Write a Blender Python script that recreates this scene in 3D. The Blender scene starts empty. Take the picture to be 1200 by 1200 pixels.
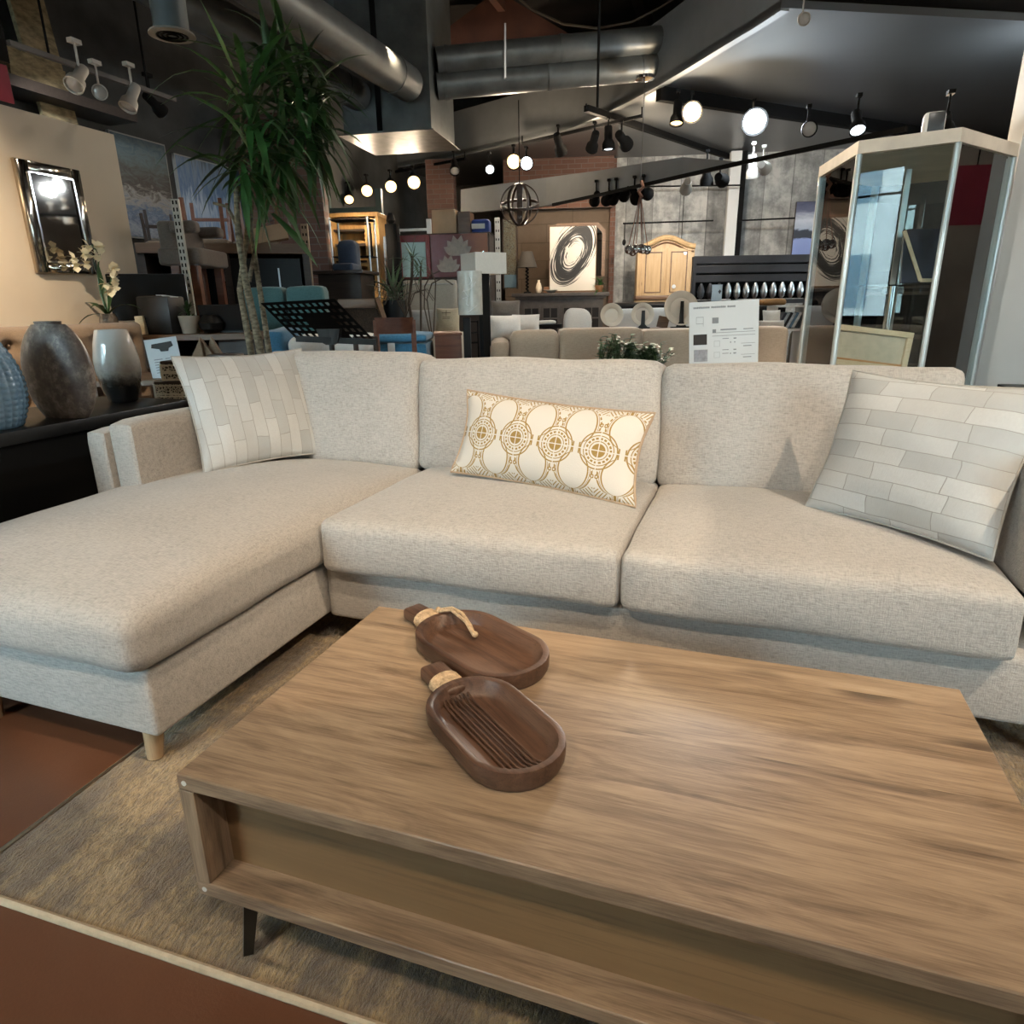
import bpy, bmesh, math, random
from mathutils import Vector, Matrix, noise
random.seed(7)
SC = bpy.context.scene
COL = SC.collection
PI = math.pi
# ------------------------------------------------------------------ camera
CAM = Vector((0, 0, 1.08))
FX = Vector((0.95358051, -0.07602919, 0.29138252))      # not axes of the world: rows filled below
F_PX = 778.0
def _n(v): return v.normalized()
def _d(px, py): return _n(Vector((px-600.0, -(py-600.0), -F_PX)))
_up = -_d(640, 3080); _fy = _d(858.7, 337); _fy = _n(_fy - _up*_fy.dot(_up)); _fx = _fy.cross(_up)
ROT = Matrix((_fx, _fy, _up))                          # camera space -> world space
cd = bpy.data.cameras.new('camera'); cam = bpy.data.objects.new('camera', cd); COL.objects.link(cam)
cam.matrix_world = Matrix.Translation(CAM) @ ROT.to_4x4()
cd.sensor_width = 36; cd.lens = F_PX/1200*36; cd.clip_start = .05; cd.clip_end = 200
SC.camera = cam
fw = ROT @ Vector((0, 0, -1)); FH = _n(Vector((fw.x, fw.y, 0)))
def ray(px, py): return ROT @ _d(px, py)
def at(px, py, D):
    r = ray(px, py); return CAM + r*(D/r.dot(FH))
def onz(px, py, z):
    r = ray(px, py); return CAM + r*((z-CAM.z)/r.z)
def onx(px, py, x):
    r = ray(px, py); return CAM + r*(x/r.x)
def zat(px, py, D): return at(px, py, D).z
CY = math.radians(17.78)      # an object with this turn faces the viewer's end of the shop
BY = math.radians(11.2)       # turn of the back wall
def span(x0, x1, y0, y1, D):
    """bottom centre, width and height of something seen between two columns and two rows at depth D"""
    a, b = at(x0, (y0+y1)/2, D), at(x1, (y0+y1)/2, D)
    t, u = at((x0+x1)/2, y0, D), at((x0+x1)/2, y1, D)
    c = (a+b)/2
    return Vector((c.x, c.y, u.z)), (b-a).length, t.z-u.z
# ------------------------------------------------------------------ objects
def tag(o, label=None, cat=None, group=None, kind=None):
    if label: o['label'] = label
    if cat: o['category'] = cat
    if group: o['group'] = group
    if kind: o['kind'] = kind
    return o
def thing(name, label, cat, loc=(0, 0, 0), rz=0, group=None):
    o = bpy.data.objects.new(name, None); COL.objects.link(o)
    o.empty_display_size = .05; o.location = loc; o.rotation_euler = (0, 0, rz)
    return tag(o, label, cat, group)
def children(o): return [c for c in bpy.data.objects if c.parent == o]
def copy_tree(o, parent=None):
    kids = children(o)
    c = o.copy(); COL.objects.link(c)
    if parent: c.parent = parent
    for k in kids: copy_tree(k, c)
    return c
class MB:
    def __init__(s): s.bm = bmesh.new(); s.mi = 0
    def _fin(s, fs):
        for f in fs: f.material_index = s.mi
    def box(s, x0, x1, y0, y1, z0, z1, bev=0, seg=2, mat=None):
        vs = [s.bm.verts.new((x, y, z)) for x in (x0, x1) for y in (y0, y1) for z in (z0, z1)]
        q = [(0, 1, 3, 2), (4, 6, 7, 5), (0, 4, 5, 1), (2, 3, 7, 6), (0, 2, 6, 4), (1, 5, 7, 3)]
        fs = [s.bm.faces.new([vs[i] for i in f]) for f in q]
        if mat is not None:
            for v in vs: v.co = mat @ v.co
        s._fin(fs)
        if bev:
            es = {e for f in fs for e in f.edges}
            r = bmesh.ops.bevel(s.bm, geom=list(es), offset=bev, segments=seg, profile=.5, affect='EDGES', clamp_overlap=True)
            s._fin(r['faces'])
        return s
    def bar(s, p0, p1, w, h=None, bev=0):
        h = h or w
        p0, p1 = Vector(p0), Vector(p1); d = p1-p0; L = d.length
        m = Matrix.Translation(p0) @ d.to_track_quat('Z', 'Y').to_matrix().to_4x4()
        return s.box(-w/2, w/2, -h/2, h/2, 0, L, bev, 1, m)
    def tube(s, pts, r, n=10, r1=None, cap=True, closed=False):
        pts = [Vector(p) for p in pts]; N = len(pts); rings = []
        rs = r if isinstance(r, (list, tuple)) else [r + ((r1-r)*i/(N-1) if r1 is not None else 0) for i in range(N)]
        prev = None
        for i, p in enumerate(pts):
            if closed: t = pts[(i+1) % N]-pts[i-1]
            else: t = pts[min(i+1, N-1)]-pts[max(i-1, 0)]
            t.normalize()
            if prev is None:
                a = Vector((0, 0, 1)) if abs(t.z) < .9 else Vector((1, 0, 0))
                u = t.cross(a).normalized()
            else:
                u = (prev - t*prev.dot(t)).normalized()
            prev = u; w = t.cross(u)
            rings.append([s.bm.verts.new(p + (u*math.cos(2*PI*k/n)+w*math.sin(2*PI*k/n))*rs[i]) for k in range(n)])
        fs = []
        for i in range(N if closed else N-1):
            A, B = rings[i], rings[(i+1) % N]
            for k in range(n): fs.append(s.bm.faces.new((A[k], A[(k+1) % n], B[(k+1) % n], B[k])))
        if cap and not closed:
            fs.append(s.bm.faces.new(rings[0][::-1])); fs.append(s.bm.faces.new(rings[-1]))
        s._fin(fs); return s
    def cyl(s, p0, p1, r, r1=None, n=16): return s.tube([p0, p1], r, n, r1 if r1 is not None else r)
    def lathe(s, prof, n=32, c=(0, 0, 0), sx=1, sy=1, cap=True):
        c = Vector(c); rings = []
        for r, z in prof:
            rings.append([s.bm.verts.new(c+Vector((r*math.cos(2*PI*k/n)*sx, r*math.sin(2*PI*k/n)*sy, z))) for k in range(n)])
        fs = []
        for A, B in zip(rings, rings[1:]):
            for k in range(n): fs.append(s.bm.faces.new((A[k], A[(k+1) % n], B[(k+1) % n], B[k])))
        if cap:
            fs.append(s.bm.faces.new(rings[0][::-1])); fs.append(s.bm.faces.new(rings[-1]))
        s._fin(fs); return s
    def prism(s, poly, z0, z1, mat=None, bev=0):
        A = [s.bm.verts.new((x, y, z0)) for x, y in poly]; B = [s.bm.verts.new((x, y, z1)) for x, y in poly]
        n = len(poly); fs = [s.bm.faces.new(A[::-1]), s.bm.faces.new(B)]
        for k in range(n): fs.append(s.bm.faces.new((A[k], A[(k+1) % n], B[(k+1) % n], B[k])))
        if mat is not None:
            for v in A+B: v.co = mat @ v.co
        s._fin(fs)
        if bev:
            es = {e for f in fs for e in f.edges}
            r = bmesh.ops.bevel(s.bm, geom=list(es), offset=bev, segments=2, profile=.5, affect='EDGES', clamp_overlap=True)
            s._fin(r['faces'])
        return s
    def grid(s, fn, nu, nv):
        V = [[s.bm.verts.new(fn(i/nu, j/nv)) for j in range(nv+1)] for i in range(nu+1)]
        fs = [s.bm.faces.new((V[i][j], V[i+1][j], V[i+1][j+1], V[i][j+1])) for i in range(nu) for j in range(nv)]
        s._fin(fs); return V
    def ball(s, c, r, n=12, m=8, sz=1):
        prof = [(max(1e-4, r*math.sin(PI*i/m)), -r*sz*math.cos(PI*i/m)) for i in range(m+1)]
        return s.lathe(prof, n, c)
    def cushion(s, x0, x1, y0, y1, z0, z1, r=.04, top=.03, front=.0, n=14, wob=.004, seed=0, mat=None, bot=0, side=0):
        """rounded box that swells on its faces"""
        hx, hy, hz = (x1-x0)/2, (y1-y0)/2, (z1-z0)/2; c = Vector(((x0+x1)/2, (y0+y1)/2, (z0+z1)/2)); r = min(r, hx*.98, hy*.98, hz*.98)
        cache = {}; h = Vector((hx, hy, hz))
        def vert(p):
            k = tuple(round(a, 5) for a in p)
            if k in cache: return cache[k]
            q = Vector([math.copysign(abs(a)**.75, a) for a in p])
            full = Vector((q.x*hx, q.y*hy, q.z*hz))
            core = Vector([max(-h[i]+r, min(h[i]-r, full[i])) for i in range(3)])
            d = full-core
            if d.length > 1e-9:
                d = d.normalized()*r
            w = core+d
            u, v, t = w.x/hx, w.y/hy, w.z/hz
            f = lambda a: max(0, 1-a*a)
            w.z += (top if t > 0 else -bot)*f(u)**.8*f(v)**.8*abs(t)
            w.y -= front*f(u)**.8*f(t)*(1 if v < 0 else -.5)*abs(v)
            w.x += side*f(v)*f(t)*u
            w += Vector((noise.noise(w*5+Vector((seed, 0, 0))), noise.noise(w*5+Vector((0, seed, 9))), noise.noise(w*4+Vector((3, 0, seed)))))*wob
            vv = s.bm.verts.new((mat @ (c+w)) if mat is not None else c+w); cache[k] = vv; return vv
        fs = []
        for ax in range(3):
            for sg in (-1, 1):
                for i in range(n):
                    for j in range(n):
                        def P(a, b):
                            p = [0, 0, 0]; p[ax] = sg; p[(ax+1) % 3] = -1+2*a/n; p[(ax+2) % 3] = -1+2*b/n; return Vector(p)
                        q = [vert(P(i, j)), vert(P(i+1, j)), vert(P(i+1, j+1)), vert(P(i, j+1))]
                        fs.append(s.bm.faces.new(q if sg > 0 else q[::-1]))
        s._fin(fs); return s
    def build(s, name, mats, parent=None, smooth=True, loc=None, rz=None, angle=40):
        me = bpy.data.meshes.new(name)
        bmesh.ops.recalc_face_normals(s.bm, faces=s.bm.faces[:])
        if smooth:
            lim = math.radians(angle)
            for f in s.bm.faces: f.smooth = True
            for e in s.bm.edges:
                if len(e.link_faces) == 2 and e.calc_face_angle(0) > lim: e.smooth = False
        s.bm.to_mesh(me); s.bm.free()
        for m in (mats if isinstance(mats, (list, tuple)) else [mats]): me.materials.append(m)
        o = bpy.data.objects.new(name, me); COL.objects.link(o)
        if parent: o.parent = parent
        if loc is not None: o.location = loc
        if rz is not None: o.rotation_euler = (0, 0, rz)
        return o
def struct(name, mb, mats, smooth=False):
    o = mb.build(name, mats, None, smooth); o['kind'] = 'structure'; return o
def solo(name, mb, mats, label, cat, loc=None, rz=None, group=None, smooth=True):
    return tag(mb.build(name, mats, None, smooth, loc, rz), label, cat, group)
# ------------------------------------------------------------------ materials
class NT:
    def __init__(s, name):
        s.m = bpy.data.materials.new(name); s.m.use_nodes = True; s.t = s.m.node_tree
        s.b = s.t.nodes['Principled BSDF']; s.out = s.t.nodes['Material Output']
        s.tc = s.t.nodes.new('ShaderNodeTexCoord')
    def n(s, typ, **kw):
        nd = s.t.nodes.new('ShaderNode'+typ)
        for k, v in kw.items():
            if k in ('operation', 'blend_type', 'data_type', 'noise_dimensions', 'feature', 'wave_type', 'bands_direction', 'distance', 'mode', 'noise_type', 'voronoi_dimensions', 'wave_profile', 'offset', 'squash', 'offset_frequency', 'clamp'):
                setattr(nd, k, v)
        return nd
    def link(s, a, b): s.t.links.new(a, b); return b
    def setv(s, sock, v):
        if hasattr(v, 'is_output') or isinstance(v, bpy.types.NodeSocket): s.t.links.new(v, sock)
        else: sock.default_value = v
    def map(s, scale=(1, 1, 1), rot=(0, 0, 0), loc=(0, 0, 0), src=None):
        m = s.n('Mapping'); s.link(src or s.tc.outputs['Object'], m.inputs['Vector'])
        m.inputs['Scale'].default_value = scale; m.inputs['Rotation'].default_value = rot; m.inputs['Location'].default_value = loc
        return m.outputs[0]
    def noise(s, vec, scale=5, detail=4, rough=.55, dist=0):
        t = s.n('TexNoise'); s.link(vec, t.inputs['Vector']); t.inputs['Scale'].default_value = scale
        t.inputs['Detail'].default_value = detail; t.inputs['Roughness'].default_value = rough; t.inputs['Distortion'].default_value = dist
        return t.outputs['Fac']
    def math(s, op, a, b=None, c=None):
        m = s.n('Math', operation=op); s.setv(m.inputs[0], a)
        if b is not None: s.setv(m.inputs[1], b)
        if c is not None: s.setv(m.inputs[2], c)
        return m.outputs[0]
    def ramp(s, fac, stops):
        r = s.n('ValToRGB'); s.link(fac, r.inputs[0]); e = r.color_ramp.elements
        while len(e) < len(stops): e.new(.5)
        for k, (p, c) in enumerate(stops):
            e[k].position = p; e[k].color = (*c, 1) if len(c) == 3 else c
        return r.outputs[0]
    def mix(s, fac, a, b, blend='MIX'):
        m = s.n('Mix', data_type='RGBA', blend_type=blend); s.setv(m.inputs[0], fac)
        s.setv(m.inputs[6], (*a, 1) if isinstance(a, tuple) else a); s.setv(m.inputs[7], (*b, 1) if isinstance(b, tuple) else b)
        return m.outputs[2]
    def xyz(s, vec=None):
        x = s.n('SeparateXYZ'); s.link(vec or s.tc.outputs['Object'], x.inputs[0]); return x.outputs
    def bump(s, h, strength=.3, dist=.01):
        b = s.n('Bump'); b.inputs['Strength'].default_value = strength; b.inputs['Distance'].default_value = dist
        s.link(h, b.inputs['Height']); s.link(b.outputs[0], s.b.inputs['Normal'])
    def fin(s, color=None, rough=.6, metal=0, spec=.5, sheen=0, coat=0):
        if color is not None: s.setv(s.b.inputs['Base Color'], (*color, 1) if isinstance(color, tuple) else color)
        s.setv(s.b.inputs['Roughness'], rough); s.b.inputs['Metallic'].default_value = metal
        s.b.inputs['Specular IOR Level'].default_value = spec
        if sheen: s.b.inputs['Sheen Weight'].default_value = sheen
        if coat: s.b.inputs['Coat Weight'].default_value = coat
        return s.m
def c8(r, g, b):
    f = lambda v: ((v/255+.055)/1.055)**2.4 if v > 10 else v/255/12.92
    return (f(r), f(g), f(b))
def plain(name, col, rough=.6, metal=0, var=.12, scale=6, bump=0, bscale=60, spec=.5, stretch=(1, 1, 1), sheen=0, coat=0):
    t = NT(name); v = t.map(stretch); n = t.noise(v, scale, 4)
    d = tuple(c*(1-var) for c in col); u = tuple(min(1, c*(1+var)) for c in col)
    c = t.ramp(n, [(.3, d), (.7, u)])
    if bump: t.bump(t.noise(v, bscale, 3), bump, .01)
    return t.fin(c, rough, metal, spec, sheen, coat)
def glow(name, col, strength):
    t = NT(name); t.b.inputs['Base Color'].default_value = (*col, 1)
    t.b.inputs['Emission Color'].default_value = (*col, 1); t.b.inputs['Emission Strength'].default_value = strength
    return t.m
def pane(name, tint=(.93, .97, .95), ior=1.5):
    t = NT(name); tr = t.n('BsdfTransparent'); tr.inputs[0].default_value = (*tint, 1)
    gl = t.n('BsdfGlossy'); gl.inputs['Roughness'].default_value = .01; gl.inputs[0].default_value = (1, 1, 1, 1)
    fr = t.n('Fresnel'); fr.inputs[0].default_value = ior
    k = t.math('MULTIPLY', fr.outputs[0], 1.1); k = t.math('MINIMUM', k, 1.0)
    mx = t.n('MixShader'); t.link(k, mx.inputs[0]); t.link(tr.outputs[0], mx.inputs[1]); t.link(gl.outputs[0], mx.inputs[2])
    t.link(mx.outputs[0], t.out.inputs[0]); t.t.nodes.remove(t.b); return t.m
def wood(name, light, mid, dark, sc=1.0, axis='x', rough=.5, knots=True, planks=0):
    t = NT(name)
    st = {'x': (.9, 9, 9), 'y': (9, .9, 9), 'z': (9, 9, .9)}[axis]
    v = t.map(tuple(a*sc for a in st))
    g = t.noise(v, 2.2, 8, .62, .6)
    f = t.noise(t.map(tuple(a*sc*(6 if a > 1 else 1.6) for a in st)), 3, 5, .6)
    c = t.ramp(g, [(.28, dark), (.45, mid), (.62, light), (.8, mid)])
    c = t.mix(t.math('MULTIPLY', f, .55), c, dark)
    big = t.noise(t.map(tuple(a*sc*(.8 if a < 1 else .35) for a in st)), 1.6, 3, .5)
    c = t.mix(t.ramp(big, [(.42, (0, 0, 0)), (.62, (.4, .4, .4))]), c, light)
    th = t.noise(t.map(tuple(a*sc*(3.2 if a < 1 else 9) for a in st)), 2.0, 3, .7)
    c = t.mix(t.ramp(th, [(.56, (0, 0, 0)), (.70, (.6, .6, .6))]), c, tuple(a*.8 for a in dark))
    if knots:
        vo = t.n('TexVoronoi', feature='F1'); kv = t.map(tuple(a*sc*(3.0 if a < 1 else .8) for a in st)); t.link(kv, vo.inputs['Vector']); vo.inputs['Scale'].default_value = 1.0
        k = t.ramp(vo.outputs['Distance'], [(.03, (1, 1, 1)), (.12, (0, 0, 0))])
        c = t.mix(t.math('MULTIPLY', k, .7), c, tuple(a*.45 for a in dark))
    if planks:
        br = t.n('TexNoise'); x = t.xyz(); yy = x[1] if axis == 'x' else x[0]
        fl = t.math('FLOOR', t.math('MULTIPLY', yy, planks))
        wn = t.n('TexWhiteNoise', noise_dimensions='1D'); t.link(fl, wn.inputs['W'])
        c = t.mix(.35, c, t.ramp(wn.outputs[0], [(0, dark), (1, light)]), 'SOFT_LIGHT')
    t.bump(f, .08, .004)
    return t.fin(c, rough)
def fabric(name, col, weave=420, amt=.2, bump=.35, rough=.9, slub=True):
    t = NT(name)
    o = t.tc.outputs['Object']
    a = t.noise(t.map((12, 62, 62)), weave/100, 2, .6)
    b = t.noise(t.map((75, 16, 16)), weave/100, 2, .6)
    big = t.noise(o, 4, 3)
    m = t.math('ADD', t.math('MULTIPLY', a, .58), t.math('MULTIPLY', b, .42))
    m = t.math('ADD', t.math('MULTIPLY', m, .85), t.math('MULTIPLY', big, .15))
    c = t.ramp(m, [(.36, tuple(x*(1-amt*1.6) for x in col)), (.5, col), (.64, tuple(min(1, x*(1+amt)) for x in col))])
    t.bump(m, bump, .006)
    return t.fin(c, rough, 0, .25, .25)
# ------------------------------------------------------------------ shared materials
SOFA = fabric('sofa_linen', (.44, .415, .385), 420, .17, .55)
def cowhide(name, horiz):
    t = NT(name)
    x = t.xyz()
    u, w = (x[0], x[2]) if horiz else (x[2], x[0])
    wv = t.math('MULTIPLY', t.math('SUBTRACT', t.noise(t.map((1, 1, 1)), 7, 2), .5), .010); wu = t.math('MULTIPLY', t.math('SUBTRACT', t.noise(t.map((1, 1, 1), (0, 0, 0), (5, 2, 1)), 9, 2), .5), .03)
    cmb = t.n('CombineXYZ'); t.link(t.math('ADD', u, wu), cmb.inputs[0]); t.link(t.math('ADD', w, wv), cmb.inputs[1])
    br = t.n('TexBrick', offset=.37, squash=1.35, offset_frequency=2); t.link(cmb.outputs[0], br.inputs['Vector'])
    for k, v in {'Scale': 1.0, 'Mortar Size': .0011, 'Mortar Smooth': .3, 'Bias': 0.0, 'Brick Width': .128, 'Row Height': .0455}.items(): br.inputs[k].default_value = v
    br.inputs['Color1'].default_value = (0, 0, 0, 1); br.inputs['Color2'].default_value = (1, 1, 1, 1); br.inputs['Mortar'].default_value = (.5, .5, .5, 1)
    n1 = t.noise(t.map((1, 1, 1)), 16, 4); n2 = t.noise(t.map((30, 30, 200) if not horiz else (200, 30, 30)), 1.5, 4, .7)
    base = t.ramp(br.outputs['Color'], [(0, (.37, .39, .395)), (.3, (.60, .625, .63)), (.55, (.67, .685, .68)), (.8, (.50, .515, .51)), (1, (.73, .755, .765))])
    c = t.mix(t.math('MULTIPLY', t.noise(t.map((1, 1, 1)), 130, 4, .75), .5), base, (.36, .37, .37))
    c = t.mix(t.math('MULTIPLY', n1, .28), c, (.80, .81, .80))
    c = t.mix(t.math('MULTIPLY', br.outputs['Fac'], .75), c, (.26, .25, .235))
    h = t.math('SUBTRACT', t.math('MULTIPLY', n2, .4), t.math('MULTIPLY', br.outputs['Fac'], 1.0))
    t.bump(h, .5, .006)
    return t.fin(c, .75, 0, .3, .2)
def ogee(name):
    """gold medallions in a chain between white gourd shapes"""
    t = NT(name); x = t.xyz()
    S = .145
    u = t.math('MULTIPLY', t.math('ADD', x[0], .012), 1/S)
    du = t.math('ABSOLUTE', t.math('SUBTRACT', t.math('FRACT', u), .5))      # 0 at medallion, .5 between
    v = t.math('MULTIPLY', x[2], 1/S)                                          # height in the same unit
    av = t.math('ABSOLUTE', v)
    # the chain closes round gourd-shaped white islands: two bulbs joined by a narrow waist
    q = t.math('SUBTRACT', av, .50)
    bulb_ = t.math('MULTIPLY', t.math('SQRT', t.math('MAXIMUM', t.math('SUBTRACT', .150, t.math('MULTIPLY', q, q)), 0.0)), .86)
    waist = t.math('MULTIPLY', t.math('LESS_THAN', av, .3), .055)
    bw = t.math('SUBTRACT', .5, t.math('MAXIMUM', bulb_, waist))
    d = t.math('SUBTRACT', bw, du)                                             # >0 inside the chain
    def band(val, lo, hi): return t.math('MULTIPLY', t.math('GREATER_THAN', val, lo), t.math('LESS_THAN', val, hi))
    r = t.math('SQRT', t.math('ADD', t.math('MULTIPLY', du, du), t.math('MULTIPLY', v, v)))
    ang = t.math('ARCTAN2', v, t.math('SUBTRACT', t.math('FRACT', u), .5))
    dash = t.math('GREATER_THAN', t.math('SINE', t.math('MULTIPLY', ang, 18)), -.45)
    dashv = t.math('GREATER_THAN', t.math('SINE', t.math('MULTIPLY', t.math('ADD', v, du), 40)), -.3)
    cross = t.math('GREATER_THAN', t.math('MINIMUM', du, av), .011)
    g = band(d, .0, .034)
    far = t.math('GREATER_THAN', r, .43)
    g = t.math('MAXIMUM', g, t.math('MULTIPLY', band(d, .058, .072), far))
    g = t.math('MAXIMUM', g, t.math('MULTIPLY', band(d, .085, .125), t.math('MULTIPLY', dashv, far)))
    g2 = t.math('LESS_THAN', r, .15)
    g2 = t.math('MAXIMUM', g2, band(r, .19, .21))
    g2 = t.math('MAXIMUM', g2, t.math('MULTIPLY', band(r, .24, .285), dash))
    g2 = t.math('MAXIMUM', g2, band(r, .315, .335))
    g2 = t.math('MAXIMUM', g2, band(r, .385, .415))
    g = t.math('MAXIMUM', g, g2)
    # scroll mark in the neck and chevrons in the top and bottom corners
    vn = t.math('SUBTRACT', av, .56); rn = t.math('SQRT', t.math('ADD', t.math('MULTIPLY', t.math('SUBTRACT', du, .05), t.math('SUBTRACT', du, .05)), t.math('MULTIPLY', vn, vn)))
    g = t.math('MAXIMUM', g, band(rn, .02, .048))
    ch = t.math('ADD', t.math('SUBTRACT', 1.02, av), t.math('MULTIPLY', du, -.9))
    inch = t.math('MULTIPLY', t.math('GREATER_THAN', av, .80), t.math('GREATER_THAN', d, .17))
    g = t.math('MAXIMUM', g, t.math('MULTIPLY', t.math('GREATER_THAN', t.math('SINE', t.math('MULTIPLY', ch, 75)), .45), inch))
    g = t.math('MULTIPLY', g, cross)
    n = t.noise(t.map((1, 1, 1)), 320, 2)
    g = t.math('MULTIPLY', g, t.math('MULTIPLY', t.math('GREATER_THAN', n, .3), .97))
    # only the front face carries the print
    c = t.mix(g, (.66, .62, .56), (.31, .19, .045))
    t.bump(t.math('ADD', t.math('MULTIPLY', g, .5), n), .35, .004)
    return t.fin(c, .85, 0, .2, .15)
HIDE_V = cowhide('cowhide_patchwork_upright', False); HIDE_H = cowhide('cowhide_patchwork_level', True)
OGEE = ogee('gold_ogee_print')
PIPING = plain('tan_piping', (.42, .30, .20), .9)
ZIP = plain('grey_felt_edge', (.42, .41, .38), .9)
TABLE = wood('rustic_oak', (.36, .248, .152), (.265, .18, .108), (.125, .082, .05), 1.0, 'x', .40, True, 5)
TABLE_V = wood('rustic_oak_upright', (.34, .232, .138), (.25, .168, .1), (.15, .1, .06), 1.0, 'z', .45, False)
def table_wood(name, axis):
    t = NT(name); x = t.xyz(); along, across = (x[0], x[1]) if axis == 'x' else (x[2], x[1])
    pl_ = t.math('FLOOR', t.math('MULTIPLY', t.math('ADD', across, 5.0), 8.2))
    wn = t.n('TexWhiteNoise', noise_dimensions='1D'); t.link(pl_, wn.inputs['W'])
    cmb = t.n('CombineXYZ'); t.link(t.math('ADD', along, t.math('MULTIPLY', wn.outputs[0], 9.0)), cmb.inputs[0]); t.link(across, cmb.inputs[1]); t.link(x[2] if axis == 'x' else x[0], cmb.inputs[2])
    src = cmb.outputs[0]
    g = t.noise(t.map((1.1, 7.5, 7.5), src=src), 2.4, 9, .64, 1.6)
    m = t.noise(t.map((2.2, 38, 38), src=src), 2.0, 5, .65, .6)
    f = t.noise(t.map((7, 260, 260), src=src), 1.5, 3, .7)
    v = t.math('ADD', t.math('MULTIPLY', g, .50), t.math('ADD', t.math('MULTIPLY', m, .28), t.math('MULTIPLY', f, .22)))
    v = t.math('ADD', v, t.math('MULTIPLY', t.math('SUBTRACT', wn.outputs[0], .5), .10))
    c = t.ramp(v, [(.33, (.11, .072, .046)), (.42, (.215, .147, .093)), (.49, (.30, .21, .135)), (.56, (.375, .268, .172)), (.67, (.455, .34, .228))])
    vo = t.n('TexVoronoi', feature='F1'); t.link(t.map((2.6, 6.5, 6.5), src=src), vo.inputs['Vector']); vo.inputs['Scale'].default_value = 1.0
    k = t.ramp(t.math('ADD', vo.outputs['Distance'], t.math('MULTIPLY', t.math('SUBTRACT', m, .5), .12)), [(.07, (1, 1, 1)), (.20, (0, 0, 0))])
    c = t.mix(t.math('MULTIPLY', k, .75), c, (.055, .034, .022))
    t.bump(f, .1, .003)
    return t.fin(c, .38)
PANEL = wood('oak_recess_panel', (.32, .195, .092), (.27, .16, .074), (.19, .112, .052), .55, 'x', .5, True)
TABLE = table_wood('rustic_oak_board', 'x'); TABLE_V = table_wood('rustic_oak_side', 'z')
ACACIA = wood('acacia', (.16, .085, .052), (.088, .043, .026), (.028, .014, .009), 3.2, 'x', .42, False)
BEECH = wood('beech_leg', (.52, .36, .21), (.45, .30, .17), (.36, .23, .13), 3, 'z', .5, False)
GUNMETAL = plain('dark_bronze', (.05, .045, .035), .45, .6)
BLACK = plain('black_lacquer', (.006, .006, .006), .4, spec=.3); BLACKM = plain('matt_black', (.005, .005, .005), .8, spec=.15)
JUTE = plain('jute_rope', (.50, .36, .22), .95, 0, .3, 90, .6, 200)
WHITEP = plain('white_paint', (.75, .74, .70), .5); CREAM = plain('cream_wall_paint', (.68, .58, .45), .85, 0, .03, 3, .05, 120)
OFFWHITE = plain('offwhite_wall_paint', (.62, .62, .60), .85, 0, .03, 3, .05, 120)
CHROME = plain('chrome', (.75, .75, .76), .12, 1, .02); STEEL = plain('brushed_aluminium', (.62, .64, .65), .35, 1, .05)
ALU = plain('satin_silver_post', (.60, .66, .66), .35, .6, .05)
GALV = plain('galvanised_duct', (.10, .105, .10), .42, .35, .25, 5)
SOFFIT = plain('charcoal_paint', (.16, .168, .172), .6, 0, .06); CEILP = plain('satin_charcoal_ceiling', (.085, .09, .092), .30, 0, .1, 1.2, .12, 2.2, .7)
DARKC = plain('dark_ceiling', (.05, .043, .038), .9, 0, .3, 2); REDBR = plain('dark_red_brown', (.09, .035, .022), .8, 0, .25, 3)
OSB = plain('strand_board', (.26, .19, .10), .85, 0, .5, 28, .3, 40, .3, (1, .4, 1))
DARKW = wood('dark_stained_wood', (.05, .032, .022), (.036, .022, .015), (.02, .012, .009), 1.5, 'x', .5, False)
BROWNW = wood('walnut', (.17, .095, .05), (.12, .065, .034), (.07, .036, .02), 1.5, 'x', .45, False)
REDW = wood('cherry', (.20, .075, .035), (.16, .055, .026), (.09, .03, .016), 1.5, 'x', .42, False)
PINE = wood('honey_pine', (.56, .34, .12), (.46, .265, .085), (.30, .155, .05), 1.2, 'z', .45, True)
ARMO = wood('limed_armoire_oak', (.50, .34, .17), (.42, .275, .13), (.25, .155, .075), 1.0, 'z', .5, True)
TAUPE = fabric('taupe_upholstery', (.14, .115, .095), 300, .15, .2); BROWNF = fabric('brown_tufted_linen', (.20, .14, .092), 300, .12, .2)
TEAL = fabric('teal_upholstery', (.07, .16, .165), 300, .12, .2); BLUEF = fabric('blue_woven_throw', (.045, .16, .27), 300, .15, .3)
NAVY = fabric('slate_blue_velvet', (.03, .045, .075), 300, .12, .1); WHITEF = fabric('white_cotton', (.72, .71, .68), 300, .06, .2)
BEIGEF = fabric('sand_slipcover', (.40, .315, .235), 320, .1, .2); GREYF = fabric('grey_linen', (.42, .40, .37), 300, .1, .2)
CREAMF = fabric('cream_burlap', (.56, .46, .31), 300, .12, .2); OATF = fabric('oatmeal_headboard', (.42, .37, .30), 300, .1, .15)
BARK = plain('pale_bark', (.20, .175, .12), .9, 0, .65, 26, .8, 30, .3, (1, 1, 2.2))
LEAF = plain('dark_green_leaf', (.035, .085, .022), .4, 0, .35, 7); LEAF2 = plain('mid_green_leaf', (.045, .13, .03), .45, 0, .35, 9)
LEAF3 = plain('grey_green_leaf', (.075, .125, .055), .5, 0, .35, 9); TWIG = plain('dry_twig', (.10, .075, .055), .9)
FLOWER = plain('ivory_petal', (.80, .72, .52), .6, 0, .1, 30); SOIL = plain('soil', (.03, .022, .016), .95, 0, .4, 40)
CLAY = plain('beige_pot', (.40, .34, .27), .7); POTB = plain('textured_brown_pot', (.13, .105, .08), .85, 0, .4, 40, .8, 60)
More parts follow.
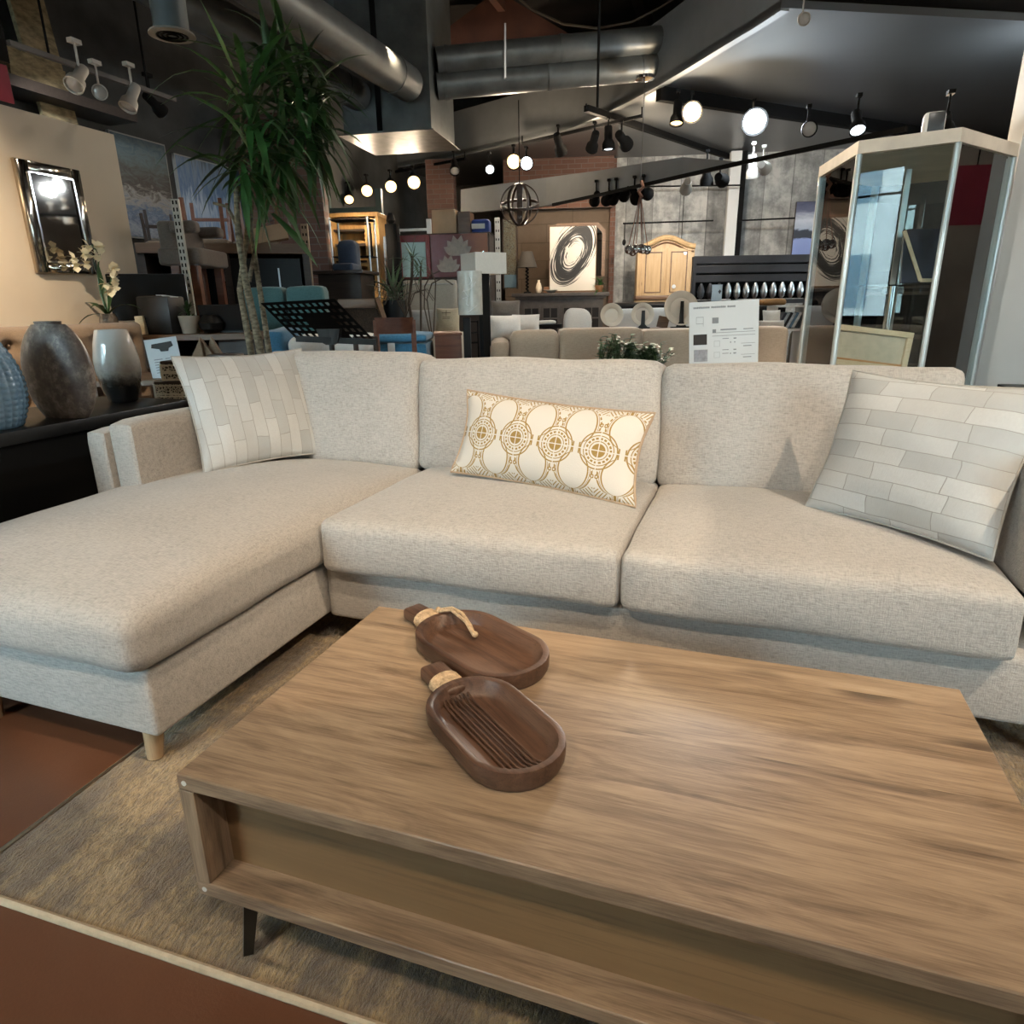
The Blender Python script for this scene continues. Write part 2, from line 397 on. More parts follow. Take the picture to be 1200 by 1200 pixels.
CARD = plain('cardboard', (.38, .26, .16), .85); PAPER = plain('paper', (.60, .64, .66), .6, 0, .02); INK = plain('grey_print', (.22, .24, .26), .7); INKD = plain('black_print', (.035, .035, .035), .7)
SW2 = plain('grey_swatch', (.30, .31, .34), .8, 0, .2, 60); SW3 = plain('rust_swatch', (.20, .075, .04), .8, 0, .2, 60); SW1 = plain('charcoal_swatch', (.03, .027, .025), .8)
CRIM = plain('crimson_banner', (.30, .022, .05), .7); WGLASS = pane('window_glass'); CGLASS = pane('cabinet_glass', (.95, .985, .975))
PLATE = plain('stoneware', (.55, .51, .44), .3, 0, .06); TEALM = plain('weathered_teal_frame', (.06, .10, .095), .6)
LINEN = plain('lamp_shade_linen', (.68, .66, .60), .8, 0, .04, 60); PLASTIC = plain('shrink_wrapped_shade', (.60, .60, .54), .25, 0, .12, 25, .5, 14, .6)
BULB_W = glow('warm_lamp_lens', (1, .70, .32), 2.6); BULB_C = glow('cool_lamp_lens', (.86, .95, 1), 4); BULB_OFF = plain('unlit_lens', (.35, .34, .32), .2)
HEADW = plain('white_lamp_housing', (.42, .40, .36), .5)
# mottled vases
def blue_glaze():
    t = NT('blue_hobnail_glaze'); n = t.noise(t.map((1, 1, 1)), 9, 4)
    return t.fin(t.ramp(n, [(.3, (.11, .22, .34)), (.7, (.23, .38, .52))]), .18, 0, .6, 0, .3)
def stone():
    t = NT('fossil_stone'); v = t.map((1, 1, .8)); n = t.noise(v, 26, 6, .72); b = t.noise(v, 6, 4, .6, 1.2)
    c = t.ramp(n, [(.34, (.06, .048, .042)), (.5, (.17, .14, .12)), (.64, (.40, .345, .295))])
    c = t.mix(t.ramp(b, [(.35, (.7, .7, .7)), (.6, (0, 0, 0))]), c, (.13, .10, .088)); t.bump(n, .25, .006)
    return t.fin(c, .4)
def ombre():
    t = NT('white_to_charcoal_glass'); z = t.xyz()[2]; n = t.noise(t.map((1, 1, 1)), 45, 4, .7)
    f = t.math('ADD', z, t.math('MULTIPLY', t.math('SUBTRACT', n, .5), .055))
    c = t.ramp(t.math('MULTIPLY', f, 3.3), [(.22, (.012, .012, .012)), (.32, (.055, .05, .042)), (.42, (.25, .235, .21)), (.62, (.47, .46, .43)), (.95, (.62, .61, .58))])
    return t.fin(c, .08, 0, .6, 0, .4)
BLUEG, STONE, OMBRE = blue_glaze(), stone(), ombre()
def painting(name, stops, sc=(3, 3, 1.4), dist=1.0, axis=2, amp=.45, lo=-.5, hi=.5):
    t = NT(name); z = t.xyz()[axis]; n = t.noise(t.map(sc), 3, 7, .65, dist)
    f = t.math('ADD', t.math('MULTIPLY', t.math('SUBTRACT', z, lo), 1/(hi-lo)), t.math('MULTIPLY', t.math('SUBTRACT', n, .5), amp))
    return t.fin(t.ramp(f, stops), .6)
def brick(name, c1, c2, mort, w=.22, h=.075, vec=None):
    t = NT(name); x = t.xyz(); cmb = t.n('CombineXYZ'); t.link(x[0], cmb.inputs[0]); t.link(x[2], cmb.inputs[1])
    br = t.n('TexBrick', offset=.5); t.link(cmb.outputs[0], br.inputs['Vector'])
    for k, v in {'Scale': 1.0, 'Mortar Size': .007, 'Mortar Smooth': .2, 'Bias': 0, 'Brick Width': w, 'Row Height': h}.items(): br.inputs[k].default_value = v
    br.inputs['Color1'].default_value = (*c1, 1); br.inputs['Color2'].default_value = (*c2, 1); br.inputs['Mortar'].default_value = (*mort, 1)
    n = t.noise(t.map((1, 1, 1)), 7, 5, .65); c = t.mix(t.math('MULTIPLY', n, .6), br.outputs['Color'], tuple(a*.45 for a in c1))
    t.bump(t.math('SUBTRACT', n, br.outputs['Fac']), .6, .01); return t.fin(c, .9)
BRICK = brick('old_red_brick', (.17, .085, .06), (.12, .06, .045), (.16, .13, .11))
BRICKP = brick('painted_brown_brick', (.15, .11, .078), (.125, .092, .065), (.09, .066, .047), .9, .3)
def concrete():
    t = NT('board_formed_concrete'); x = t.xyz(); n = t.noise(t.map((1, 1, 1)), 3.2, 6, .68); s = t.noise(t.map((5, 5, .25)), 2, 4, .6)
    bd = t.math('FRACT', t.math('MULTIPLY', x[0], 2.2)); line = t.math('LESS_THAN', bd, .03)
    w = t.n('TexWhiteNoise', noise_dimensions='1D'); t.link(t.math('FLOOR', t.math('MULTIPLY', x[0], 2.2)), w.inputs['W'])
    f = t.math('ADD', t.math('MULTIPLY', n, .68), t.math('ADD', t.math('MULTIPLY', s, .17), t.math('MULTIPLY', w.outputs[0], .15)))
    c = t.ramp(f, [(.36, (.11, .11, .106)), (.5, (.25, .25, .238)), (.62, (.48, .47, .44))]); c = t.mix(t.math('MULTIPLY', line, .6), c, (.05, .05, .05))
    t.bump(f, .4, .02); return t.fin(c, .8)
CONC = concrete()
def floor_mat():
    t = NT('stained_concrete_floor'); n = t.noise(t.map((1, 1, 1)), 1.3, 6, .6, .5); f = t.noise(t.map((1, 1, 1)), 160, 3, .7)
    c = t.ramp(n, [(.3, (.085, .034, .017)), (.5, (.13, .052, .026)), (.7, (.17, .075, .04))]); c = t.mix(t.math('MULTIPLY', f, .35), c, (.06, .028, .016))
    t.bump(f, .12, .004); return t.fin(c, t.ramp(n, [(.3, (.3, .3, .3)), (.7, (.45, .45, .45))]), 0, .5)
FLOOR = floor_mat()
def rug_mat():
    t = NT('shag_rug_pile'); x = t.xyz(); a = t.noise(t.map((2.6, 2.2, 1)), 1.5, 6, .68, .8); b = t.noise(t.map((26, 9, 1), (0, 0, .5)), 6, 4, .7); st = t.noise(t.map((14, .9, 1)), 2, 3)
    c = t.ramp(t.math('ADD', t.math('MULTIPLY', a, .6), t.math('MULTIPLY', st, .4)), [(.40, (.20, .148, .105)), (.48, (.33, .24, .142)), (.54, (.52, .365, .18)), (.64, (.66, .495, .275))])
    c = t.mix(t.ramp(b, [(.35, (.75, .75, .75)), (.6, (0, 0, 0))]), c, (.16, .115, .07))
    t.bump(b, 1.0, .02); return t.fin(c, .95, 0, .1, .3)
RUG = rug_mat()
def inlay():
    t = NT('bone_inlay'); v = t.n('TexVoronoi', feature='DISTANCE_TO_EDGE'); t.link(t.map((1, 1, 1)), v.inputs['Vector']); v.inputs['Scale'].default_value = 75
    return t.fin(t.ramp(v.outputs['Distance'], [(.06, (.55, .50, .38)), (.16, (.03, .024, .018))]), .5)
INLAY = inlay(); BONE = plain('bone_strip', (.60, .56, .44), .5)
# ------------------------------------------------------------------ sectional sofa
SO = Vector((-1.1845, 1.7016, 0)); SRZ = math.radians(-2)
sofa = thing('sectional_sofa', 'light oatmeal linen sectional sofa with a chaise behind the wooden coffee table', 'sofa', SO, SRZ)
MB().box(-.92, -.004, -.685, .93, .11, .285, .016, 3).build('chaise_base', SOFA, sofa)
MB().box(.004, 2.06, .0, .93, .11, .285, .016, 3).build('sofa_base', SOFA, sofa)
MB().cushion(-.94, .022, -.728, .74, .286, .452, .055, .055, .014, 22, .006, 1).build('chaise_cushion', SOFA, sofa)
MB().cushion(.026, .957, -.05, .74, .286, .458, .03, .038, .012, 20, .006, 2).build('seat_cushion', SOFA, sofa)
MB().cushion(.961, 1.858, -.052, .74, .286, .458, .03, .038, .012, 20, .006, 3).build('seat_cushion', SOFA, sofa)
def backc(x0, x1, h, seed, tilt=9):
    m = Matrix.Translation((0, .66, .465)) @ Matrix.Rotation(math.radians(-tilt), 4, 'X')
    MB().cushion(x0, x1, 0, .22, -.02, h, .036, .012, .022, 20, .009, seed, m, 0, .01).build('back_cushion', SOFA, sofa)
backc(-.73, -.003, .445, 4); backc(.001, .949, .425, 5); backc(.953, 1.862, .415, 6)
MB().box(-.97, 2.05, .90, 1.0, .12, .70, .03, 3).build('back_frame', SOFA, sofa)
MB().cushion(-.985, -.888, .035, .93, .12, .672, .02, .006, 0, 10, .003, 8).build('arm', SOFA, sofa)
MB().cushion(-.886, -.765, .045, .80, .42, .705, .028, .008, .0, 10, .004, 9).build('arm_cushion', SOFA, sofa)
MB().cushion(1.97, 2.07, -.02, .93, .12, .69, .02, .006, 0, 10, .003, 10).build('arm', SOFA, sofa)
MB().cushion(1.862, 1.966, .03, .80, .42, .725, .028, .008, 0, 10, .004, 11).build('arm_cushion', SOFA, sofa)
for x, y in ((-.08, -.63), (-.665, -.63), (-.87, .85), (1.98, .06), (1.98, .88), (.75, .06)):
    zb = .014 if x > -.2 and y < .5 else .001
    MB().cyl((x*1.0, y, .115), (x, y-.012, zb), .026, .019, 18).build('leg', BEECH, sofa)
# ------------------------------------------------------------------ pillows
def pillow_mb(w, h, T, n=22, pinch=.07, seed=0, bend=0.0):
    mb = MB(); 
    def P(side):
        def f(a, b):
            u, v = -1+2*a, -1+2*b
            x = u*w/2*(1-pinch*(1-v*v)*abs(u)); z = v*h/2*(1-pinch*(1-u*u)*abs(v))
            t = T/2*(max(0, 1-u**4)**.7)*(max(0, 1-v**4)**.7)*(.55+.45*(1-u*u)*(1-v*v))
            q = Vector((x, 0, z)); wr = noise.noise(q*9+Vector((seed, 0, 0)))*.007*(1-u*u*v*v)
            return Vector((x, side*(t+.003)+wr+bend*(u*u), h/2*.985+z))
        return f
    mb.grid(P(-1), n, n); mb.grid(P(1), n, n)
    bmesh.ops.remove_doubles(mb.bm, verts=mb.bm.verts[:], dist=.0005)
    # close the rim between front and back
    bmesh.ops.bridge_loops(mb.bm, edges=[e for e in mb.bm.edges if len(e.link_faces) == 1])
    return mb
def rim(w, h, pinch=.07, r=.004, bend=0, seed=0):
    pts = []
    N = 14
    for k in range(4*N):
        s, q = divmod(k, N); a = -1+2*q/N
        u, v = [(a, -1), (1, a), (-a, 1), (-1, -a)][s]
        x = u*w/2*(1-pinch*(1-v*v)*abs(u)); z = v*h/2*(1-pinch*(1-u*u)*abs(v))
        wr = noise.noise(Vector((x, 0, z))*9+Vector((seed, 0, 0)))*.007*(1-u*u*v*v)
        pts.append((x*1.004, wr+bend*u*u, h/2*.985+z*1.004))
    return MB().tube(pts, r, 6, closed=True)
def lay(o, loc, yaw, lean, roll=0):
    o.matrix_world = Matrix.Translation(loc) @ Matrix.Rotation(math.radians(yaw), 4, 'Z') @ Matrix.Rotation(math.radians(-lean), 4, 'X') @ Matrix.Rotation(math.radians(roll), 4, 'Y')
def pillow(name, label, w, h, T, mat, rimmat, loc, yaw, lean, roll, seed, pinch=.07, rr=.004):
    o = thing(name, label, 'pillow')
    mid = mat
    b = pillow_mb(w, h, T, 22, pinch, seed).build('cover', mid, o, True, None, None, 70)
    # the pattern is centred on the face
    for v in b.data.vertices: v.co.z -= h/2
    b.location = (0, 0, h/2)
    e = rim(w, h, pinch, rr, 0, seed).build('piping', rimmat, o)
    lay(o, loc, yaw, lean, roll); return o
pillow('throw_pillow', 'grey hide patchwork pillow with upright strips leaning in the chaise corner', .52, .455, .13, HIDE_V, ZIP, (-1.725, 2.20, .487), 60.8, 21, 0, 3)
pillow('lumbar_pillow', 'cream lumbar pillow with gold medallion chains on the middle seat', .69, .295, .12, OGEE, PIPING, (-.575, 2.072, .492), -10.5, 20, 3.5, 5, .075, .005)
pillow('throw_pillow', 'grey hide patchwork pillow with level strips by the right arm', .50, .415, .13, HIDE_H, ZIP, (.447, 1.905, .488), -40, 20, 1, 8)
# ------------------------------------------------------------------ coffee table
tb = thing('coffee_table', 'rustic oak coffee table with recessed front on dark tapered legs', 'coffee table', (-.155, .95, 0), math.radians(-1.3))
L2, W2 = .597, .31
MB().box(-L2, L2, -W2, W2, .372, .40, .002, 1).build('tabletop', TABLE, tb)
MB().box(-L2, -L2+.028, -W2, W2, .193, .3715, .001, 1).build('side_panel', TABLE_V, tb)
MB().box(L2-.028, L2, -W2, W2, .193, .3715, .001, 1).build('side_panel', TABLE_V, tb)
MB().box(-L2, L2, -W2, W2, .165, .1925, .002, 1).build('bottom_panel', TABLE, tb)
MB().box(-L2+.028, L2-.028, -W2+.055, -W2+.07, .1925, .3715).build('front_panel', PANEL, tb)
MB().box(-L2+.028, L2-.028, W2-.03, W2-.015, .1925, .3715).build('back_panel', TABLE, tb)
for x in (-L2+.014, L2-.014):
    for z in (.386, .179): MB().cyl((x, -W2-.0012, z), (x, -W2+.004, z), .0045, None, 12).build('screw_cap', WHITEP, tb)
for sx in (-1, 1):
    for sy in (-1, 1):
        MB().tube([(sx*.545, sy*.245, .166), (sx*.553, sy*.275, .014)], [.019, .0115], 4).build('leg', GUNMETAL, tb, False)
# ------------------------------------------------------------------ dough bowls
def stadium(L, W, n=14):
    r = W/2; a = L/2-r; pts = []
    for k in range(n+1): t = -PI/2+PI*k/n; pts.append((a+r*math.cos(t), r*math.sin(t)))
    for k in range(n+1): t = PI/2+PI*k/n; pts.append((-a+r*math.cos(t), r*math.sin(t)))
    return pts
def bowl(label, loc, rz, L, W, H, grooves, rope, seed):
    o = thing('dough_bowl', label, 'bowl', loc, rz, None)
    prof = [(.80, 0), (.93, .004), (.99, .3), (1.0, .85), (.99, 1.0), (.95, 1.03), (.86, 1.0), (.83, .9), (.74, .4), (.62, .24), (.0001, .2)]
    mb = MB(); rings = []
    for s, z in prof:
        st = stadium(L, W); ring = []
        ins = (1-s)*W/2
        for x, y in stadium(max(L-2*ins, .001), max(W-2*ins, .0008)):
            zz = z*H
            if grooves and z < .5 and s < .8: zz += -.0025*math.cos(y*2*PI/.012)*(.5+.5*(1 if y < .02 else 0))
            ring.append(mb.bm.verts.new((x, y, max(0, zz+noise.noise(Vector((x, y, z))*14+Vector((seed, 0, 0)))*.0015))))
        rings.append(ring)
    n = len(rings[0])
    for A, B in zip(rings, rings[1:]):
        for k in range(n): mb.bm.faces.new((A[k], A[(k+1) % n], B[(k+1) % n], B[k]))
    mb.bm.faces.new(rings[0][::-1]); mb.bm.faces.new(rings[-1])
    mb.build('basin', ACACIA, o)
    if grooves:
        g = MB()
        for k in range(7):
            y = -.032+k*.0085
            g.tube([(-L*.41, y, H*.50), (-L*.34, y, H*.30), (L*.33, y, H*.30), (L*.40, y, H*.5)], .0022, 6)
        g.build('carved_ridges', ACACIA, o)
    MB().box(-L/2-.085, -L/2+.02, -.025, .025, .004, .032, .009, 3).build('handle', ACACIA, o)
    r = MB()
    for k in range(6): 
        x = -L/2-.032+k*.006
        r.tube([(x, .0275*math.cos(a), .018+.0165*math.sin(a)) for a in [2*PI*i/14 for i in range(14)]], .0034, 6, closed=True)
    r.build('rope_wrap', JUTE, o)
    if rope:
        MB().tube([(-L/2-.01, .02, .037), (-L/2+.02, .036, .047), (-L/2+.05, .04, .044), (-L/2+.085, .034, .030), (-L/2+.105, .026, .022)], .0038, 8).tube([(-L/2-.01, .014, .036), (-L/2+.03, .028, .048), (-L/2+.075, .03, .036), (-L/2+.112, .020, .022)], .0036, 8).ball((-L/2+.112, .024, .022), .007).ball((-L/2-.008, .02, .039), .0065).build('hanging_loop', JUTE, o)
    return o
bowl('plain dark wooden dough bowl with a rope loop lying inside, nearer the sofa', (-.43, 1.118, .401), math.radians(-29.5), .315, .185, .036, False, True, 2)
bowl('ribbed dark wooden dough bowl with rope-bound handle, nearer the table front', (-.318, .872, .401), math.radians(-39.5), .285, .165, .036, True, False, 9)
# ------------------------------------------------------------------ rug
rx0, rx1, ry0, ry1 = -1.368, 1.75, .645, 2.25
rb = MB()
def rf(a, b):
    x, y = rx0+(rx1-rx0)*a, ry0+(ry1-ry0)*b
    e = min(a, 1-a)*(rx1-rx0); e = min(e, min(b, 1-b)*(ry1-ry0)); k = min(1, e/.02)
    return Vector((x, y, .003+.007*k+.007*k*noise.noise(Vector((x*26+y*30, y*44-x*16, 0)))+.003*k*noise.noise(Vector((x*90, y*90, 3)))))
rb.grid(rf, 340, 200)
solo('area_rug', rb, RUG, 'tan and grey shag rug lying under the coffee table', 'rug')
rug = bpy.data.objects['area_rug']
bd = MB().tube([(rx0, ry0, .006), (rx1, ry0, .006), (rx1, ry1, .006), (rx0, ry1, .006)], .0085, 8, closed=True).build('binding', plain('rug_binding', (.52, .43, .30), .9, 0, .1, 60), rug)
# ------------------------------------------------------------------ console and vases
cn = thing('console_table', 'black lacquered console table beside the left arm of the sofa', 'console table', (-2.5, 1.35, 0))
MB().box(-.25, .25, -1.2, 1.03, .655, .70, .004, 2).build('table_top', BLACK, cn)
MB().box(-.24, .235, -1.18, 1.01, .08, .655, .003, 1).build('cabinet_body', BLACKM, cn)
MB().box(-.22, .2, -1.15, .98, 0, .08).build('plinth', BLACKM, cn)
# hobnail vase
v = MB(); nn, mm = 54, 34
def bv(a, b):
    z = .325*b; r = .012+.118*(math.sin(PI*(.14+.80*b**.92))**.9) if b < .9 else .055-.0*(b)
    r = .118*math.sin(PI*min(1, (.22+.70*b)))**.75 if b < .93 else .118*math.sin(PI*.87)**.75
    bump = .0045*abs(math.sin(a*PI*nn/2))*abs(math.sin(b*PI*17)) if b < .93 else 0
    th = 2*PI*a; return Vector(((r+bump)*math.cos(th), (r+bump)*math.sin(th), z))
v.grid(bv, nn*4, 78)
bmesh.ops.remove_doubles(v.bm, verts=v.bm.verts[:], dist=.0003)
solo('hobnail_vase', v, BLUEG, 'pale blue hobnail vase on the black console, nearest the frame edge', 'vase', (-2.385, 1.62, .701))
sv = thing('stone_vase', 'flat round mottled brown stone vase on the black console', 'vase', (-2.345, 1.868, .70), math.radians(8))
prof = []
for k in range(29):
    b = k/28; z = .335*b
    s = math.sqrt(max(0, 1-((b-.47)/.60)**2)); prof.append((.143*s, z))
MB().lathe(prof, 48, (0, 0, 0), 1.0, .40).build('body', STONE, sv)
MB().lathe([(.052, .3355), (.054, .345), (.046, .346), (.043, .336)], 32, (0, 0, 0), 1.0, .5).build('rim', STONE, sv)
pts = [(0, .70), (.3, .72), (.04, 0)]
solo('glass_vase', MB().lathe([(.045, 0), (.055, .004), (.074, .06), (.087, .13), (.087, .18), (.076, .245), (.062, .298), (.058, .302), (.055, .298), (.060, .25), (.05, .2), (.001, .19)], 48), OMBRE, 'glossy glass vase fading from white to charcoal on the black console', 'vase', (-2.475, 2.245, .701))
# ------------------------------------------------------------------ the shop's shell
struct('floor', MB().box(-8.5, 6.5, -3.7, 17, -.1, 0), FLOOR)
struct('wall_left', MB().box(-4.72, -4.6, -1.2, 4.53, 0, 2.36), CREAM)
struct('wall_left_outer', MB().box(-8.5, -5.75, -3.7, 17, 0, 5.2), plain('grey_plaster', (.06, .06, .056), .9, 0, .3, 3))
def slab(D0x, D, x0, x1, z0, z1, yaw, th, name, mat):
    """wall piece seen from column x0 to x1, facing the viewer with the given turn, its plane through column D0x at depth D"""
    p = at(D0x, 330, D); e = Vector((math.cos(yaw), math.sin(yaw), 0)); nrm = Vector((-e.y, e.x, 0))
    def hit(px):
        r = ray(px, 330); r = Vector((r.x, r.y, 0)); t = (p-CAM).dot(nrm)/r.dot(nrm); q = Vector((CAM.x, CAM.y, 0))+r*t; return (q-Vector((p.x, p.y, 0))).dot(e)
    a, b = hit(x0), hit(x1)
    o = MB().box(a, b, 0, th, z0, z1).build(name, mat, None, False, (p.x, p.y, 0), yaw); o['kind'] = 'structure'; return o
slab(345, 8.6, 296, 387, 0, 3.2, CY, .25, 'wall_brick', BRICK)
slab(520, 15.0, 250, 600, 0, 5.2, BY, .2, 'wall_back', plain('dim_plaster', (.10, .085, .072), .9, 0, .35, 2.2))
slab(700, 12.5, 592, 718, 0, 5.2, BY, .2, 'wall_back_middle', BRICKP)
slab(700, 12.5, 718, 1010, 0, 5.2, BY, .2, 'wall_back_right', CONC)
slab(700, 12.5, 1010, 1500, 0, 5.2, BY, .2, 'wall_back_far_right', DARKC)
slab(520, 12.2, 505, 536, 0, 3.38, BY, .2, 'trim_1', BRICK)
slab(650, 12.38, 592, 716, 2.62, 3.4, BY, .1, 'trim_16', BRICK)
slab(716, 12.36, 713, 719, 0, 3.38, BY, .06, 'trim_2', BRICK)
slab(852, 11.95, 846, 858, 0, 3.38, BY, .14, 'trim_3', OFFWHITE)
slab(862, 11.95, 858.5, 864, 0, 3.38, BY, .1, 'trim_4', BLACKM)
struct('wall_rear', MB().box(-8.5, 6.5, 17, 17.1, 0, 5.2), DARKC)
struct('wall_right', MB().box(1.53, 2.1, 5.0, 5.25, 0, 5.2), OFFWHITE)
YA, YB = 7.62, 9.4
struct('wall_right_outer', MB().box(6.4, 6.5, -3.7, YA, 0, 5.2).box(6.4, 6.5, YB, 17, 0, 5.2).box(6.4, 6.5, YA, YB, 0, 1.2).box(6.4, 6.5, YA, YB, 2.25, 5.2), plain('right_plaster', (.34, .30, .25), .9, 0, .2, 2))
lz = onx(45, 106, -5.6).z; ly = onx(45, 106, -5.6).y
struct('trim_15', MB().box(-5.74, -5.4, ly-1.0, ly+.8, lz-.08, lz), DARKW)
# street front behind the viewer
wf = MB(); X0, X1, Z0, Z1 = -5.7, -2.5, .75, 3.05
W0, W1 = 3.2, 5.6
wf.box(-8.5, X0, -3.7, -3.55, 0, 5.2); wf.box(X1, W0, -3.7, -3.55, 0, 5.2); wf.box(W1, 6.5, -3.7, -3.55, 0, 5.2)
for qa, qb in ((X0, X1), (W0, W1)): wf.box(qa, qb, -3.7, -3.55, 0, Z0); wf.box(qa, qb, -3.7, -3.55, Z1, 5.2)
struct('wall_front', wf, plain('front_wall_paint', (.2, .19, .18), .9))
nw = 4
for k in range(nw*2):
    if k < nw: a = X0+(X1-X0)*k/nw; b = X0+(X1-X0)*(k+1)/nw
    else: a = W0+(W1-W0)*(k-nw)/nw; b = W0+(W1-W0)*(k-nw+1)/nw
    w = tag(MB().box(a+.04, b-.04, -3.632, -3.626, Z0+.05, Z1-.05).build('window_%d' % (k+1), WGLASS, None, False), kind='structure')
    f = MB(); 
    for q in ((a, a+.04), (b-.04, b)): f.box(q[0], q[1], -3.66, -3.58, Z0, Z1)
    f.box(a+.04, b-.04, -3.66, -3.58, Z0, Z0+.05); f.box(a+.04, b-.04, -3.66, -3.58, Z1-.05, Z1); f.box(a+.04, b-.04, -3.65, -3.59, 2.62, 2.65)
    f.build('window_frame', BLACKM, w, False)
w = tag(MB().box(6.44, 6.446, YA+.05, YB-.05, 1.25, 2.2).build('window_9', WGLASS, None, False), kind='structure')
MB().box(6.41, 6.49, YA, YA+.05, 1.2, 2.25).box(6.41, 6.49, YB-.05, YB, 1.2, 2.25).box(6.41, 6.49, YA+.05, YB-.05, 1.2, 1.25).box(6.41, 6.49, YA+.05, YB-.05, 2.2, 2.25).build('window_frame', WHITEP, w, False)
# the street outside
struct('ground_street', MB().box(-25, 25, -30, -3.7, -.3, -.1), plain('asphalt', (.18, .18, .185), .9))
def facade(x0, x1, y, h, col, seed):
    rnd = random.Random(seed); b = thing('street_building', 'pale building across the street %s' % seed, 'building', ((x0+x1)/2, y, -.1))
    hw = (x1-x0)/2
    MB().box(-hw, hw, -4, 0, 0, h).build('wall', plain('facade', col, .9, 0, .08, 1), b, False)
    w = MB(); n = max(2, int(hw*2/1.7)); fl = int(h/2.9)
    for i in range(n):
        for j in range(fl):
            cx = -hw+(i+.5)*2*hw/n; w.box(cx-.45, cx+.45, -.02, .03, .9+j*2.9, 2.4+j*2.9)
    w.build('windows', plain('facade_glass', (.05, .09, .12), .15), b, False); return b
facade(-13, -6.5, -13, 6.0, (.70, .70, .68), 'with four columns of windows')
facade(-6.3, -1.2, -14, 4.2, (.78, .80, .80), 'with a low flat roof')
facade(-.9, 3.2, -13.5, 7.2, (.66, .70, .72), 'standing tallest')
facade(4.5, 11, -13, 4.6, (.74, .72, .66), 'with cream walls')
b = facade(-3, 2, 0, 5.0, (.72, .74, .72), 'standing past the side window')
b.location = (13, 11.5, -.1); b.rotation_euler = (0, 0, -PI/2)
struct('ground_side', MB().box(6.5, 25, -3.7, 25, -.3, -.1), bpy.data.materials['asphalt'])
# ceilings
struct('ceiling', MB().box(-8.5, 6.5, -3.7, 17, 5.2, 5.35), DARKC)
F1 = [onz(px, py, 3.4) for px, py in [(250, 216), (330, 211), (400, 205), (450, 198), (505, 188), (560, 176), (600, 167), (640, 157), (672, 147), (700, 135), (735, 118), (770, 99), (810, 75), (850, 50), (885, 29), (915, 9)]]
nr = onz(1210, 25, 3.4); nr2 = nr+(nr-F1[-1])*1.2
poly = [(p.x, p.y) for p in F1]+[(nr.x, nr.y), (nr2.x, nr2.y), (6.4, 17), (-8.4, 17)]
struct('ceiling_lower', MB().prism(poly, 3.4, 3.46), CEILP)
fb = MB(); H = .62
pts = [Vector((p.x, p.y, 0)) for p in F1]
for z0, z1, off in ((3.38, 3.4+H, 0),):
    A = [fb.bm.verts.new((p.x, p.y, z0)) for p in pts]; B = [fb.bm.verts.new((p.x, p.y, z1)) for p in pts]
    inn = []
    for i, p in enumerate(pts):
        t = (pts[min(i+1, len(pts)-1)]-pts[max(i-1, 0)]).normalized(); nv = Vector((-t.y, t.x, 0))
        inn.append(p+nv*.08)
    A2 = [fb.bm.verts.new((p.x, p.y, z0)) for p in inn]; B2 = [fb.bm.verts.new((p.x, p.y, z1)) for p in inn]
    for i in range(len(pts)-1):
        for P, Q in ((A, B), (B, B2), (B2, A2), (A2, A)): fb.bm.faces.new((P[i], P[i+1], Q[i+1], Q[i]))
    for i in (0, -1): fb.bm.faces.new((A[i], A2[i], B2[i], B[i]))
o = fb.build('trim_5', SOFFIT, None, True); o['kind'] = 'structure'
d = (nr2-F1[-1]); 
struct('trim_6', MB().bar((F1[-1].x, F1[-1].y, 3.62), (nr2.x, nr2.y, 3.62), .5, .1), DARKC)
# shallow drop line across the glossy ceiling
a, b = onz(772, 104, 3.38), onz(1215, 172, 3.38)
struct('trim_7', MB().bar((a.x, a.y, 3.37), (b.x, b.y, 3.37), .09, .22), BLACKM)
# hanging soffit band before the back wall
q = [(540, 222, 250, 11.0), (640, 208, 241, 10.0), (700, 200, 228, 9.1), (760, 190, 214, 8.35), (800, 184, 205, 7.9), (866, 189.5, 191, 7.1)]
sb = MB(); T = [at(x, yt, D) for x, yt, yb, D in q]; B = [at(x, yb, D) for x, yt, yb, D in q]
n2 = Vector((.35, .93, 0))*.1
va = [[sb.bm.verts.new(p) for p in L] for L in (B, T, [p+n2 for p in T], [p+n2 for p in B])]
for i in range(len(q)-1):
    for k in range(4): sb.bm.faces.new((va[k][i], va[k][i+1], va[(k+1) % 4][i+1], va[(k+1) % 4][i]))
for i in (0, -1): sb.bm.faces.new([va[k][i] for k in range(4)])
o = sb.build('trim_8', SOFFIT, None, False); o['kind'] = 'structure'
# dark timber joists and the board-clad patch over the left
for k, (x, w) in enumerate(((-4.9, .14), (-3.4, .1), (-1.6, .14), (.3, .12))):
    struct('trim_%d' % (9+k), MB().box(x, x+w, -1, 12, 4.95, 5.2), REDBR if k % 2 else DARKW)
struct('trim_13', MB().box(-6.2, 1.5, 8.6, 8.75, 4.55, 4.8), SOFFIT)
a = at(520, 30, 10.5); b = at(640, 30, 10.5)
struct('trim_14', MB().prism([(-1.6, 0), (1.6, 0), (0, .9)], 0, .12, Matrix.Translation((at(585, 60, 11).x, at(585, 60, 11).y, 4.3)) @ Matrix.Rotation(BY, 4, 'Z') @ Matrix.Rotation(PI/2, 4, 'X')), REDBR)
